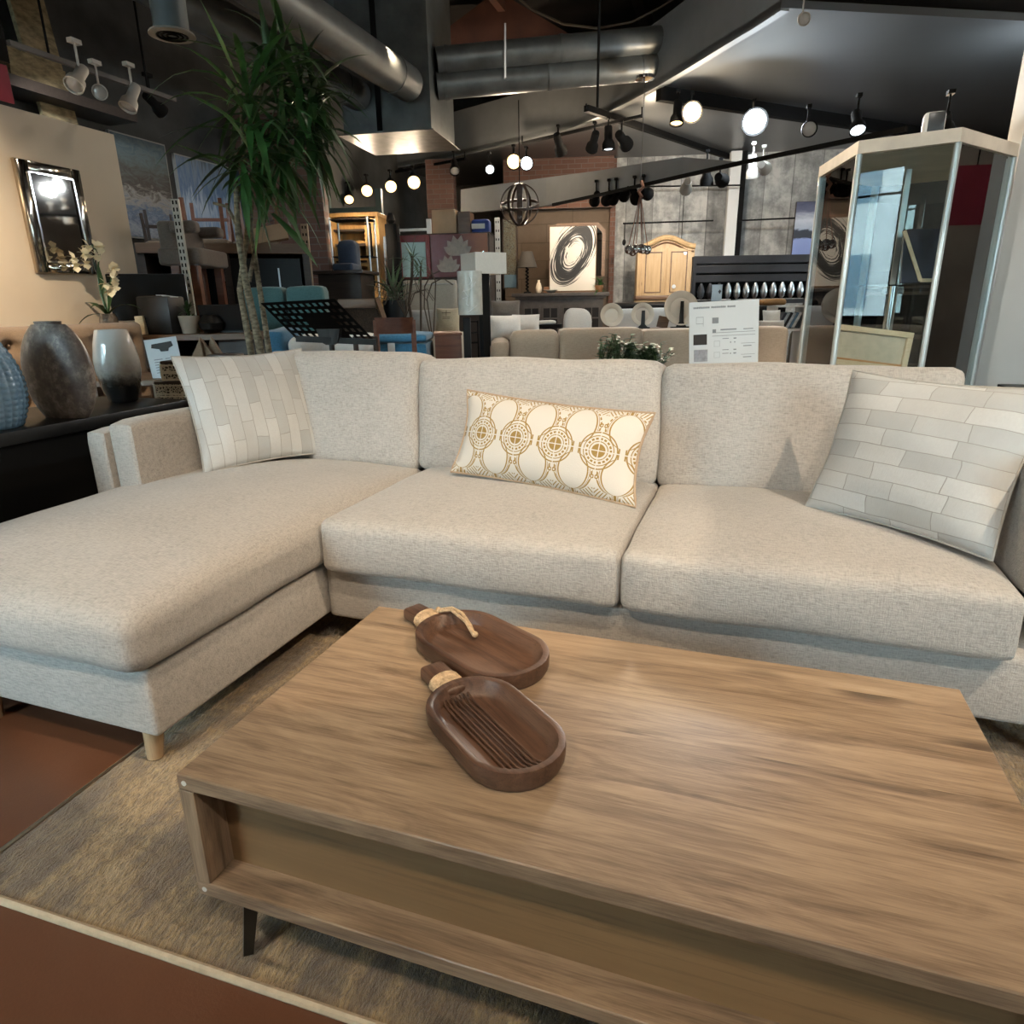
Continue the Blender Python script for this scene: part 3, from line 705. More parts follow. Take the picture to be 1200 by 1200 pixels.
# ------------------------------------------------------------------ light
W = bpy.data.worlds.new('sky'); SC.world = W; W.use_nodes = True
bg = W.node_tree.nodes['Background']; bg.inputs[0].default_value = (.66, .85, 1, 1); bg.inputs[1].default_value = 40.0
for wa_, wb_ in ((X0, X1), (W0, W1)):
  pl = bpy.data.lights.new('window_portal', 'AREA'); pl.shape = 'RECTANGLE'; pl.size = wb_-wa_; pl.size_y = Z1-Z0; pl.cycles.is_portal = True
  po = bpy.data.objects.new('window_portal', pl); COL.objects.link(po); po.location = ((wa_+wb_)/2, -3.66, (Z0+Z1)/2)
  po.rotation_euler = Vector((0, 1, 0)).to_track_quat('-Z', 'Z').to_euler()
pl = bpy.data.lights.new('window_portal', 'AREA'); pl.shape = 'RECTANGLE'; pl.size = YB-YA; pl.size_y = 1.05; pl.cycles.is_portal = True
po = bpy.data.objects.new('window_portal', pl); COL.objects.link(po); po.location = (6.47, (YA+YB)/2, 1.72); po.rotation_euler = Vector((-1, 0, 0)).to_track_quat('-Z', 'Z').to_euler()
def spot(pos, tgt, power, col, ang=50, blend=.4, rad=.03, name='track_and_fill_light'):
    l = bpy.data.lights.new(name, 'SPOT'); l.energy = power; l.color = col; l.spot_size = math.radians(ang); l.spot_blend = blend; l.shadow_soft_size = rad
    o = bpy.data.objects.new(name, l); COL.objects.link(o); o.location = pos
    o.rotation_euler = (Vector(tgt)-Vector(pos)).to_track_quat('-Z', 'Y').to_euler(); return o
WARM = (1, .79, .56); NEUT = (1, .88, .74); COOL = (.82, .92, 1)
spot((.6, .2, 3.3), (-.55, 2.0, .5), 70, WARM, 75, .7, .05)
spot((1.75, .7, 3.2), (.25, 2.1, .6), 300, WARM, 58, .7, .02)
spot((-1.3, -1.0, 3.3), (-.8, .8, .1), 150, WARM, 60, .7, .05)
spot((-.2, .2, 3.3), (-1.05, 1.85, .46), 150, WARM, 37, .12, .02)
spot((.9, -.9, 3.3), (0, .9, .4), 130, NEUT, 60, .6, .05)
spot((-3.3, 1.9, 2.9), (-4.6, 2.2, 1.5), 430, WARM, 95, .7, .04)
spot((.45, 1.0, 2.75), (.72, 4.4, .72), 420, NEUT, 20, .5, .03)  # unseen fill spot added in place of sunlight on the cabinet canvas
spot((.2, 2.3, 3.35), (.85, 4.3, .7), 120, NEUT, 50, .5, .03)  # second added fill, brightens the canvas through the front glass
spot((2.6, 3.3, 3.3), (2.2, 5.0, 1.2), 130, NEUT, 90, .7, .05)  # added fill spot, out of view, to whiten the right wall
SC.view_settings.view_transform = 'Standard'; SC.view_settings.look = 'None'; SC.view_settings.exposure = 0.04; SC.view_settings.gamma = 1.0
SC.view_settings.use_curve_mapping = False
# ------------------------------------------------------------------ plants helper
def blade(mb, base, d, L, w, droop, n=6, fold=.25):
    base, d = Vector(base), Vector(d).normalized(); side = d.cross(Vector((0, 0, 1)))
    side = side.normalized() if side.length > .05 else Vector((1, 0, 0))
    p = base.copy(); v = d.copy(); rows = []
    for i in range(n+1):
        t = i/n; ww = w*(.45+1.1*t if t < .5 else 2*(1-t)+.0)*.5+.0006
        up = side.cross(v).normalized()
        rows.append([mb.bm.verts.new(p-side*ww+up*ww*fold), mb.bm.verts.new(p), mb.bm.verts.new(p+side*ww+up*ww*fold)])
        v = (v+Vector((0, 0, -droop/n))).normalized(); p = p+v*L/n
    for a, b in zip(rows, rows[1:]):
        for k in range(2):
            f = mb.bm.faces.new((a[k], a[k+1], b[k+1], b[k])); f.material_index = mb.mi
def crown(mb, c, n, L, w, rnd, lo=-.2, hi=1.3, droop=1.4):
    for k in range(n):
        a = rnd.uniform(0, 2*PI); e = rnd.uniform(lo, hi)
        d = Vector((math.cos(a)*math.cos(e), math.sin(a)*math.cos(e), math.sin(e)))
        blade(mb, Vector(c)+Vector((0, 0, rnd.uniform(-.12, .05))), d, L*rnd.uniform(.65, 1.15), w*rnd.uniform(.8, 1.2), droop*rnd.uniform(.5, 1.2))
def local(o, p): return Vector(p)-o.location
# ------------------------------------------------------------------ left wall: mirror, tufted settee, counter
mir = thing('wall_mirror', 'slim rectangular mirror with a mirrored strip frame on the cream wall', 'mirror', onx(60, 255, -4.598))
c = mir.location
def yz(px, py): p = onx(px, py, -4.598); return p.y-c.y, p.z-c.z
ya, yb = yz(12, 187)[0], yz(100, 260)[0]; zt, zb = yz(50, 192)[1], yz(75, 321)[1]
mf = plain('bevelled_mirror_strip', (.30, .27, .23), .1, 1, .35, 14); mg = plain('mirror_glass', (.36, .33, .30), .04, 1, .02)
fw_ = .075
MB().box(0, .03, ya, yb, zb, zt, .004, 1).build('backing', plain('champagne_frame_edge', (.42, .34, .24), .35, .8), mir)
for nm, (a0, a1, b0, b1) in dict(l=(ya, ya+fw_, zb, zt), r=(yb-fw_, yb, zb, zt), t=(ya+fw_, yb-fw_, zt-fw_, zt), b=(ya+fw_, yb-fw_, zb, zb+fw_)).items():
    MB().box(.03, .042, a0+.003, a1-.003, b0+.003, b1-.003, .008, 2).build('mirror_strip', mf, mir)
MB().box(.03, .036, ya+fw_, yb-fw_, zb+fw_, zt-fw_, .003, 1).build('glass', mg, mir)
bdm = MB()
for y0 in (ya+fw_, yb-fw_): bdm.bar((.042, y0, zb+fw_), (.042, y0, zt-fw_), .012)
for z0 in (zb+fw_, zt-fw_): bdm.bar((.042, ya+fw_, z0), (.042, yb-fw_, z0), .012)
bdm.build('silver_beading', CHROME, mir)
st = thing('tufted_settee', 'brown button-tufted settee against the cream wall', 'settee', (-4.05, 2.6, 0))
def tuft(a, b):
    y = -1.25+2.55*a; z = .42+.575*b; s = 0
    for j in range(3):
        for i in range(9):
            by = -1.15+i*.29+(.145 if j % 2 else 0); bz = .55+j*.17
            s = max(s, math.exp(-((y-by)**2+(z-bz)**2)/.0026))
    e = min(1, min(b, 1-b)*8, min(a, 1-a)*30)
    return Vector((.0+.11*e**.5-.055*s, y, z))
tm = MB(); tm.grid(tuft, 130, 40); tm.box(-.12, .02, -1.25, 1.30, .2, .995, .02, 2); tm.build('tufted_back', BROWNF, st)
tbm = MB()
for j in range(3):
    for i in range(9):
        tbm.ball((.06, -1.15+i*.29+(.145 if j % 2 else 0),   .55+j*.17), .013, 8, 6)
for k in list(tbm.bm.verts): pass
tb_o = tbm.build('buttons', BROWNF, st); tb_o['kind'] = 'stuff'
MB().cushion(.03, .62, -1.24, 1.29, .22, .46, .05, .03).build('seat', BROWNF, st)
MB().cushion(-.1, .60, 1.31, 1.43, .15, .66, .04, .02).build('arm', BROWNF, st)
for x, y in ((.55, -1.15), (.55, 1.15), (-.05, -1.15), (-.05, 1.15)): MB().cyl((x, y, .22), (x, y, 0), .025, .018).build('leg', DARKW, st)
# counter running out from the cream wall
e0 = at(119, 378, 5.05); e1 = at(325, 384, 5.15); ck = (e1-e0); ck.z = 0; cyaw = math.atan2(ck.y, ck.x); cl = ck.length; ctop = .90
ctr = thing('service_counter', 'long walnut service counter holding the monitor and potted plants', 'counter', (e0.x, e0.y, 0), cyaw)
MB().box(-.0, cl, 0, .56, ctop-.045, ctop, .004, 1).build('counter_top', BROWNW, ctr)
MB().box(.0, cl*.36, .1, .54, .05, ctop-.046).build('cabinet', DARKW, ctr)
MB().box(cl*.62, cl*.98, .1, .54, .05, ctop-.046).build('cabinet', DARKW, ctr)
MB().box(.0, cl*.98, .5, .54, .05, ctop-.046).build('back_panel', BLACKM, ctr)
MB().box(.02, cl*.97, .12, .5, 0, .05).build('plinth', BLACKM, ctr)
def oncounter(px, dy=.25): # point on the counter top under a column
    r = ray(px, 378); nrm = Vector((-math.sin(cyaw), math.cos(cyaw), 0)); base = Vector((e0.x, e0.y, 0))+nrm*dy
    t = (base-CAM).dot(nrm)/Vector((r.x, r.y, 0)).dot(nrm); q = CAM+r*t; return Vector((q.x, q.y, ctop+.001))
S5 = 5.3/820
# orchid
oc = thing('orchid', 'white orchid in a brown textured pot in front of the cream wall', 'potted plant', oncounter(128, .03))
MB().lathe([(.03, 0), (.05, .02), (.066, .07), (.06, .12), (.045, .155), (.04, .155), (.05, .1), (.001, .09)], 20).build('pot', POTB, oc)
lf = MB()
for a, e, L, dr in ((2.9, .75, .36, 1.0), (.2, .9, .30, 1.5), (1.6, 1.2, .36, .4), (3.6, .5, .26, 1.6), (5.2, .8, .3, 1.2), (2.4, 1.25, .40, .3)): blade(lf, (0, 0, .14), (math.cos(a)*math.cos(e), math.sin(a)*math.cos(e), math.sin(e)), L, .045, dr, 8)
lf.build('leaves', LEAF, oc)
MB().tube([(0, 0, .14), (-.03, 0, .3), (-.02, .0, .44), (.05, -.02, .56), (.02, -.04, .62)], .006, 6).tube([(0, 0, .14), (.04, 0, .28), (.12, -.02, .40), (.19, -.03, .44)], .005, 6).build('stem', LEAF, oc)
fl = MB(); rnd = random.Random(4)
def bloom(mb, p, s, n=5):
    for k in range(n):
        a = 2*PI*k/n+rnd.random(); d = Vector((math.cos(a), -.5, math.sin(a))).normalized(); blade(mb, p, d, s, s*.95, .3, 4, .15)
for n_, (x, z) in enumerate(((-.16, .54), (-.1, .57), (-.03, .56), (.03, .61), (-.05, .62), (.04, .55), (-.1, .5), (.08, .60), (-.14, .48), (.13, .40), (.17, .44), (.1, .36), (.2, .46), (.14, .34), (.11, .31))):
    if n_ == 9: fl.build('flower_spray', FLOWER, oc); fl = MB()
    bloom(fl, Vector((x, -.03+rnd.uniform(-.03, .03), z)), .055)
fl.build('flower_spray', FLOWER, oc)
# monitor
p, w, h = span(142, 205, 315, 363, 5.2)
mo = thing('computer_monitor', 'dark computer monitor seen from behind, on the counter', 'monitor', oncounter(180, .34), math.radians(38))
MB().box(-.27, .27, -.02, .012, .10, .44, .008, 2).build('screen_housing', plain('graphite_plastic', (.008, .008, .0075), .6, spec=.2), mo)
MB().box(-.272, .272, .012, .022, .098, .442, .003, 1).build('bezel', STEEL, mo)
MB().box(-.05, .05, -.05, -.02, .17, .27, .006, 1).box(-.03, .03, -.06, -.03, .01, .22).build('stand', BLACKM, mo)
MB().box(-.12, .12, -.12, .06, 0, .012, .004, 1).build('base', BLACKM, mo)
p, w, h = span(166, 211, 334, 377, 5.0)
pc = thing('receipt_printer', 'tall black box in front of the monitor on the counter', 'printer', oncounter(190, .12), CY*.5)
MB().box(-.13, .13, -.08, .12, 0, .27, .012, 2).build('housing', BLACK, pc); MB().box(-.115, .06, -.07, .08, .27, .276).build('lid', plain('glossy_black', (.02, .02, .02), .15), pc)
MB().box(-.02, .10, -.04, .05, .277, .282, .001, 1, Matrix.Rotation(.12, 4, 'Y')).build('paper_slip', PAPER, pc)
solo('business_card_box', MB().box(-.03, .03, -.02, .02, 0, .135, .003, 1, Matrix.Rotation(-.07, 4, 'Y')), CREAMF, 'small cream upright box at the left foot of the black printer', 'box', oncounter(166, .05), CY)
def potplant(name, label, loc, pot, r, h, n, L, w, mat, seed, droop=1.2, lo=.2):
    o = thing(name, label, 'potted plant', loc)
    MB().lathe([(r*.72, 0), (r*.78, .005), (r, h*.9), (r*1.02, h), (r*.9, h), (r*.86, h*.85), (.001, h*.84)], 22).build('pot', pot, o)
    MB().lathe([(r*.84, h*.84), (.001, h*.88)], 16, cap=False).build('soil', SOIL, o)
    m = MB(); crown(m, (0, 0, h*1.05), n, L, w, random.Random(seed), lo, 1.4, droop); m.build('foliage', mat, o); return o
potplant('succulent', 'bushy succulent in a beige pot on the counter beside the printer', oncounter(222, .14), CLAY, .075, .13, 40, .10, .022, LEAF, 5)
solo('round_vase', MB().lathe([(.04, 0), (.085, .03), (.095, .075), (.07, .12), (.05, .135), (.045, .13), (.06, .1), (.001, .08)], 24), BLACK, 'glossy black round vase on the counter right of the succulent', 'vase', oncounter(248, .16))
lp = thing('laptop', 'open black laptop at the right of the round vase', 'laptop', oncounter(268, .28), CY)
MB().box(-.16, .16, -.1, .12, 0, .016, .003, 1).build('keyboard_base', BLACK, lp)
MB().box(-.16, .16, 0, .012, 0, .2, .003, 1, Matrix.Translation((0, -.1, .012)) @ Matrix.Rotation(.25, 4, 'X')).build('screen_lid', BLACK, lp)
pp = MB().box(-.05, .05, -.002, .002, 0, .13, 0, 1, Matrix.Rotation(.35, 4, 'Y')); solo('paper_notice', pp, CREAMF, 'cream paper notice leaning behind the laptop', 'notice', oncounter(256, .5)+Vector((0, 0, .2)), CY) if False else pp.bm.free()
# side table behind the console: flyer, inlaid boxes, wire shells
t0 = at(120, 430, 3.75); 
sd = thing('sofa_table', 'low walnut table behind the white and charcoal vase', 'table', (at(235, 430, 3.85).x, at(235, 430, 3.85).y, 0), CY)
MB().box(-.55, .55, -.22, .24, .685, .72, .004, 1).build('table_top', BROWNW, sd)
for x in (-.51, .51):
    for y in (-.18, .2): MB().box(x-.025, x+.025, y-.025, y+.025, 0, .685).build('leg', BROWNW, sd)
MB().box(-.48, .48, -.15, .17, .25, .27).build('shelf', BROWNW, sd)
def onside(px, D): p = at(px, 400, D); return Vector((p.x, p.y, .721))
fy = thing('price_flyer', 'white flyer with a dark sofa picture standing behind the charcoal vase', 'flyer', onside(191, 3.72), CY*1.4)
ft = Matrix.Rotation(-.12, 4, 'X') @ Matrix.Rotation(-.11, 4, 'Y')
MB().box(-.085, .085, -.001, .001, 0, .212, 0, 1, ft).build('sheet', PAPER, fy)
MB().prism([(-.055, .165), (-.05, .185), (.055, .19), (.06, .165), (.035, .155), (.03, .14), (-.01, .142), (-.015, .155)], .0015, .0022, ft @ Matrix.Rotation(PI/2, 4, 'X')).build('sofa_picture', INKD, fy)
tx = MB()
for k in range(6):
    for j in range(2): tx.box(-.055+j*.06, -.055+j*.06+.045-.02*((k+j) % 2), -.0022, -.0015, .10-k*.014, .104-k*.014, 0, 1, ft)
tx.build('text_lines', INK, fy)
MB().box(-.05, .05, .0, .05, -.0, .004).build('easel_foot', BLACKM, fy)
def inlbox(label, loc, w, d, h, rz):
    o = thing('inlaid_box', label, 'box', loc, rz)
    MB().box(-w/2, w/2, -d/2, d/2, 0, h, .003, 1).build('body', INLAY, o); MB().box(-w/2-.002, w/2+.002, -d/2-.002, d/2+.002, h, h+.012, .002, 1).build('lid', DARKW, o)
    b = MB()
    for z in (.004, h*.45, h*.55, h-.006): b.box(-w/2-.003, w/2+.003, -d/2-.003, d/2+.003, z-.003, z+.003)
    for x in (-w/2, w/2):
        for y in (-d/2, d/2): b.box(x-.005, x+.005, y-.005, y+.005, 0, h)
    b.build('bone_bands', BONE, o); return o
p = at(214, 445, 3.14); inlbox('larger bone-inlaid box, the lower of two at the end of the console', (-2.43, 2.60, .701) if False else (p.x, p.y, .655), .18, .16, .10, math.radians(10))
bx = thing('display_plinth', 'small black plinth under the two bone-inlaid boxes', 'plinth', (p.x, p.y, 0), math.radians(10)); MB().box(-.14, .14, -.1, .12, 0, .62).build('body', BLACKM, bx); MB().box(-.15, .15, -.11, .13, .62, .654).build('top', BLACK, bx)
inlbox('smaller bone-inlaid box stacked on the larger inlaid box', (p.x+.012, p.y, .769), .135, .13, .075, math.radians(20))
sc = thing('abstract_sculpture', 'brown folded-wing sculpture on the low walnut table', 'sculpture', onside(237, 3.8), CY)
m = MB()
for (x0, z0), (x1, z1), (x2, z2), y in (((-.12, 0), (.0, .20), (.02, .0), -.02), ((-.03, 0), (.04, .21), (.14, .01), .03), ((-.02, .02), (-.01, .21), (.05, .12), .0)):
    m.prism([(x0, z0), (x1, z1), (x2, z2)], -y-.012, -y+.012, Matrix.Rotation(PI/2, 4, 'X'))
m.build('wings', BROWNF, sc); MB().box(-.1, .1, -.05, .05, 0, .012).build('base', DARKW, sc)
hb = thing('storage_box', 'brown leather box with a dark lid beside the wing sculpture', 'box', onside(262, 3.75), CY)
MB().box(-.075, .075, -.06, .06, 0, .10, .006, 2).build('body', plain('brown_leather', (.11, .075, .055), .5), hb); MB().box(-.079, .079, -.064, .064, .10, .12, .005, 2).build('lid', DARKW, hb)
MB().box(.05, .074, -.0625, -.0605, .02, .08).build('label_tag', PAPER, hb)
# ------------------------------------------------------------------ big paintings on the far left wall
def wallpaint(label, px0, px1, ztop, zbot, mat, name='canvas_painting'):
    a, b = onx(px0, 220, -5.72), onx(px1, 220, -5.72); o = thing(name, label, 'painting', (-5.748, (a.y+b.y)/2, (ztop+zbot)/2)); w = (b.y-a.y)/2; h = (ztop-zbot)/2
    MB().box(0, .04, -w, w, -h, h, .004, 1).build('canvas', mat, o); MB().box(-.001, .035, -w-.012, w+.012, -h-.012, h+.012).build('edge_frame', plain('pale_canvas_edge', (.34, .33, .30), .8), o); return o
sea = painting('stormy_seascape', [(0, (.05, .085, .14)), (.16, (.33, .36, .40)), (.3, (.09, .13, .20)), (.42, (.30, .28, .25)), (.52, (.06, .045, .035)), (.62, (.10, .10, .085)), (.75, (.13, .17, .17)), (.9, (.05, .09, .115)), (1, (.06, .09, .12))], (1, 2.2, 5), 1.2, 2, .55, -.62, .62)
rain = painting('blue_rain', [(0, (.55, .62, .72)), (.25, (.16, .27, .45)), (.45, (.42, .50, .60)), (.6, (.10, .17, .29)), (.8, (.20, .26, .33)), (1, (.08, .10, .12))], (1, 6, .6), 1.0, 2, 1.1, -.7, .7)
zt1 = onx(140, 157, -5.72).z; wallpaint('stormy blue seascape painting, nearer of two on the far left wall', 139, 199, zt1, onx(165, 278, -5.72).z, sea)
wallpaint('pale blue streaked painting behind the tall plant on the far left wall', 210, 292, onx(212, 183, -5.72).z, onx(230, 292, -5.72).z, rain)
# ------------------------------------------------------------------ shelf unit with stacked chairs
p0, p1 = at(160, 300, 6.5), at(362, 300, 6.9); v = p1-p0; v.z = 0; syaw = math.atan2(v.y, v.x); sl = v.length
z_s = zat(250, 284, 6.6)
su = thing('storage_rack', 'dark storage rack under the upturned chairs at the far left', 'rack', (p0.x, p0.y, 0), syaw)
MB().box(0, sl, 0, .75, z_s-.09, z_s, .004, 1).build('top_shelf', BROWNW, su)
MB().box(0, sl, 0, .75, .95, 1.0).build('lower_shelf', DARKW, su)
MB().box(0, sl, .70, .75, 0, z_s-.09).build('back_panel', BLACKM, su)
for x in (.0, sl*.48, sl-.06): MB().box(x, x+.06, .02, .70, 0, z_s-.09).build('upright', DARKW, su)
MB().box(sl*.5+.02, sl-.09, .03, .68, 1.001, z_s-.13).build('cabinet_box', BLACK, su)
for x in (.58, .80): MB().box(sl*x, sl*x+.014, .015, .03, 1.04, z_s-.22).build('door_handle', STEEL, su)
MB().box(.66, .70, .2, .23, z_s-.33, z_s-.13, .003, 1).build('rail_bracket', STEEL, su)
def onrack(px, dy=.3):
    r = ray(px, 280); nrm = Vector((-math.sin(syaw), math.cos(syaw), 0)); base = Vector((p0.x, p0.y, 0))+nrm*dy
    t = (base-CAM).dot(nrm)/Vector((r.x, r.y, 0)).dot(nrm); q = CAM+r*t; return Vector((q.x, q.y, z_s+.001))
def upturned(label, loc, rz, s=1.0, mat=REDW):
    o = thing('dining_chair', label, 'chair', loc, rz)
    MB().cushion(-.21*s, .21*s, -.2*s, .2*s, .0, .05, .02, .0, 0, 6).build('seat', BROWNF, o)
    for x in (-.18, .18):
        for y, lean in ((-.17, -.02), (.17, .05)): MB().bar((x*s, y*s, .05), (x*s*1.04, (y+lean)*s, .45*s), .035*s).build('leg', mat, o)
    MB().bar((-.18*s, .18*s, .28*s), (.18*s, .18*s, .28*s), .02, .03).build('stretcher', mat, o); return o
upturned('upturned wooden chair standing on its seat, left of the tall plant trunks', onrack(246, .32), .5, .9)
upturned('upturned wooden chair behind the tall plant trunks', onrack(298, .4), -.6, .9)
upturned('upturned dark chair in front of the seascape painting', onrack(190, .5), .9, .7, DARKW)
solo('cardboard_carton', MB().box(-.17, .17, -.12, .12, 0, .14, .004, 1, Matrix.Rotation(-.2, 4, 'Y')), CARD, 'tilted cardboard carton on the rack right of the plant trunks', 'carton', onrack(318, .3)+Vector((0, 0, .035)), syaw)
ac = thing('armchair', 'taupe armchair seen side on, raised in front of the storage rack', 'armchair', (at(233, 330, 6.1).x, at(233, 330, 6.1).y, 0), CY)
U = 6.1/820*1.03; zz = lambda y: zat(235, y, 6.1); xx = lambda x: (x-235)*U
MB().cushion(xx(212), xx(231), -.25, .3, zz(302), zz(262), .03, .01).build('backrest', TAUPE, ac)
MB().cushion(xx(227), xx(255), -.28, -.16, zz(276), zz(263), .03, .005).build('arm', TAUPE, ac)
MB().cushion(xx(227), xx(255), .2, .32, zz(276), zz(263), .03, .005).build('arm', TAUPE, ac)
MB().cushion(xx(210), xx(256), -.28, .32, zz(313), zz(293), .03, .01).build('seat', TAUPE, ac)
MB().box(xx(222), xx(231), -.26, -.20, .0, zz(313)).box(xx(243), xx(251), -.26, -.20, .0, zz(313)).box(xx(222), xx(231), .2, .26, 0, zz(313)).box(xx(243), xx(251), .2, .26, 0, zz(313)).build('stand', REDW, ac)
# slotted shelving posts
def slotpost(label, px0, py0, px1, py1, D, w, mat, slots=14, rot=None):
    a, b = at(px0, py0, D), at(px1, py1, D); h = a.z; o = thing('slotted_post', label, 'post', ((a.x+b.x)/2, (a.y+b.y)/2, 0), CY if rot is None else rot)
    MB().box(-w/2, w/2, 0, .03, 0, h, .003, 1).build('post', mat, o); s = MB()
    z0 = b.z
    for k in range(slots):
        z = z0+(h-z0)*(k+.5)/slots
        for x in (-w*.22, w*.22): s.box(x-w*.09, x+w*.09, -.002, .002, z-.014, z+.014)
    q = s.build('slots', BLACKM, o); return o
slotpost('white slotted shelving post in front of the seascape painting', 203, 233, 222, 346, 5.75, .06, plain('ivory_metal', (.44, .42, .36), .5))
slotpost('tan slotted post in front of the red brick wall', 355, 262, 364, 338, 7.6, .075, plain('tan_metal', (.40, .28, .18), .6), 9)
slotpost('white slotted post right of the lotus painting', 582, 255, 585, 355, 9.6, .07, WHITEP, 10)
# teal loveseat behind the counter
tl = thing('teal_loveseat', 'teal loveseat behind the counter and the music stand', 'loveseat', (at(333, 350, 6.0).x, at(333, 350, 6.0).y, 0), CY)
MB().cushion(-.36, -.01, 0, .2, .45, zat(320, 337, 6.0), .04, .01).build('back_cushion', TEAL, tl); MB().cushion(.01, .34, 0, .2, .45, zat(345, 336, 6.0), .04, .01).build('back_cushion', TEAL, tl)
MB().box(-.4, .4, -.25, .25, .1, .45, .03, 2).build('seat_base', TEAL, tl)
MB().box(-.36, -.3, -.2, -.15, 0, .1).box(.3, .36, -.2, -.15, 0, .1).box(-.36, -.3, .15, .2, 0, .1).box(.3, .36, .15, .2, 0, .1).build('feet', DARKW, tl)
# ------------------------------------------------------------------ the tall plant
bp = at(296, 430, 4.3); dr = thing('dracaena', 'tall dracaena with bare trunks and strap leaves behind the chaise', 'plant', (bp.x, bp.y, 0))
MB().lathe([(.15, 0), (.17, .01), (.2, .36), (.21, .38), (.19, .38), (.18, .33), (.001, .32)], 28).build('pot', CLAY, dr)
MB().lathe([(.178, .325), (.001, .345)], 20, cap=False).build('soil', SOIL, dr)
def P(px, py, dd=0): return at(px, py, 4.3+dd)-dr.location
trunks = [[(318, 470, 0), (303, 400, 0), (288, 330, 0), (279, 275, 0), (276, 210, 0)], [(306, 470, .06), (292, 400, .06), (281, 340, .08), (290, 270, .08), (290, 215, .1)], [(326, 470, .14), (315, 410, .14), (303, 330, .14), (294, 270, .12), (297, 180, .12)], [(287, 330, .02), (281, 270, .04), (266, 242, .04), (250, 238, .04)], [(292, 330, .1), (306, 250, .12), (316, 150, .15)], [(290, 215, .1), (283, 150, .08), (282, 110, .05)], [(297, 180, .12), (304, 120, .15), (312, 80, .2)]]
for k, t in enumerate(trunks):
    r0 = (.029, .025, .022, .016, .013, .013, .013)[k]
    pts = [P(*q) for q in t]
    if k < 3: pts[0].z = .30
    MB().tube(pts, [r0*(1-.5*i/(len(pts)-1)) for i in range(len(pts))], 10).build('trunk', BARK, dr)
rnd = random.Random(21)
for px, py, dd, n, L, lo in ((284, 120, 0, 24, .50, -.5), (312, 85, .2, 26, .46, -.4), (300, 165, .1, 24, .46, -.7), (330, 130, .2, 24, .42, -.8), (276, 200, -.05, 14, .36, -1.2), (322, 175, .15, 22, .40, -1.2), (285, 165, -.1, 14, .46, -.5), (345, 100, .25, 26, .42, -.7), (352, 140, .25, 28, .38, -1.0), (362, 110, .3, 22, .34, -.8), (358, 165, .25, 22, .34, -1.3), (325, 60, .2, 18, .36, -.2), (306, 215, .05, 12, .34, -1.4)):
    m = MB(); crown(m, P(px+8, py, dd), n, L*1.15, .042, rnd, lo, 1.35, 1.5); m.build('leaf_crown', LEAF2 if rnd.random() < .3 else LEAF, dr)
m = MB()
for (a, b, w) in (((280, 100, 0), (236, 0, -.1), .045), ((276, 205, 0), (200, 165, -.2), .05), ((285, 150, 0), (212, 105, -.2), .055), ((318, 250, .1), (372, 312, -.1), .08), ((300, 90, .1), (385, 68, 0), .035), ((310, 90, .2), (330, 18, .2), .04), ((340, 110, .2), (395, 145, .1), .04)):
    A, B = P(*a), P(*b); d = B-A; blade(m, A, d+Vector((0, 0, d.length*.15)), d.length*1.02, w, .3, 8)
m.build('long_leaves', LEAF2, dr)
# ------------------------------------------------------------------ music stand
ms = thing('music_stand', 'black perforated music stand behind the sofa', 'music stand', (at(386, 420, 3.6).x, at(386, 420, 3.6).y, 0), 0)
A, B, Cc, D_ = [at(*q)-ms.location for q in ((305, 355, 3.75), (392, 350, 3.75), (441, 401, 3.55), (347, 397, 3.55))]
m = MB(); nx, ny = 23, 13; nrm = (B-A).cross(D_-A).normalized()*.003
V = [[A.lerp(B, i/nx).lerp(D_.lerp(Cc, i/nx), j/ny) for j in range(ny+1)] for i in range(nx+1)]
G = [[m.bm.verts.new(V[i][j]) for j in range(ny+1)] for i in range(nx+1)]
for i in range(nx):
    for j in range(ny):
        if i % 2 == 1 and j % 2 == 1 and 0 < i < nx-1 and not (7 < i < 16 and j > 4): continue
        m.bm.faces.new((G[i][j], G[i+1][j], G[i+1][j+1], G[i][j+1]))
r = bmesh.ops.solidify(m.bm, geom=m.bm.faces[:], thickness=.004)
m.build('perforated_desk', BLACK, ms, False)
MB().bar(D_, Cc, .012, .03).build('lip', BLACK, ms)
q = at(388, 397, 3.57)-ms.location
MB().prism([(-.07, .05), (.07, .05), (.05, -.015), (.02, -.03), (-.02, -.03), (-.05, -.015)], -.012, .012, Matrix.Translation(q+Vector((0, -.01, 0))) @ Matrix.Rotation(PI/2, 4, 'X')).build('bracket', BLACK, ms)
MB().cyl((q.x, q.y, q.z-.01), (q.x, q.y, .1), .014).build('pole', BLACK, ms)
for k in range(3):
    a = 2*PI*k/3; MB().tube([(q.x, q.y, .12), (q.x+.24*math.cos(a), q.y+.24*math.sin(a), .008)], .008, 6).build('leg', BLACK, ms)
# ------------------------------------------------------------------ furniture in the middle distance
def at0(px, py, D): p = at(px, py, D); return Vector((p.x, p.y, 0))
def scale(D): return D/820.0*1.0
class Fr:
    """local frame of a thing that stands at column cx, depth D: x(px), z(py) give metres"""
    def __init__(s, cx, cy, D): s.p = at0(cx, cy, D); s.cx = cx; s.cy = cy; s.D = D; s.k = (at(cx+20, cy, D)-at(cx-20, cy, D)).length/40
    def x(s, px): return (px-s.cx)*s.k
    def z(s, py): return at(s.cx, py, s.D).z
f = Fr(414, 300, 9.4)
hu = thing('pine_hutch', 'open honey pine hutch with iron-strapped doors at the back left', 'hutch', f.p, BY)
x, z = f.x, f.z
MB().box(x(385), x(447), .0, .42, z(254), z(249), .005, 1).build('cornice', PINE, hu)
MB().box(x(387), x(391), .02, .4, 0, z(254)).build('side_panel', PINE, hu); MB().box(x(443), x(446), .02, .4, 0, z(254)).build('side_panel', PINE, hu)
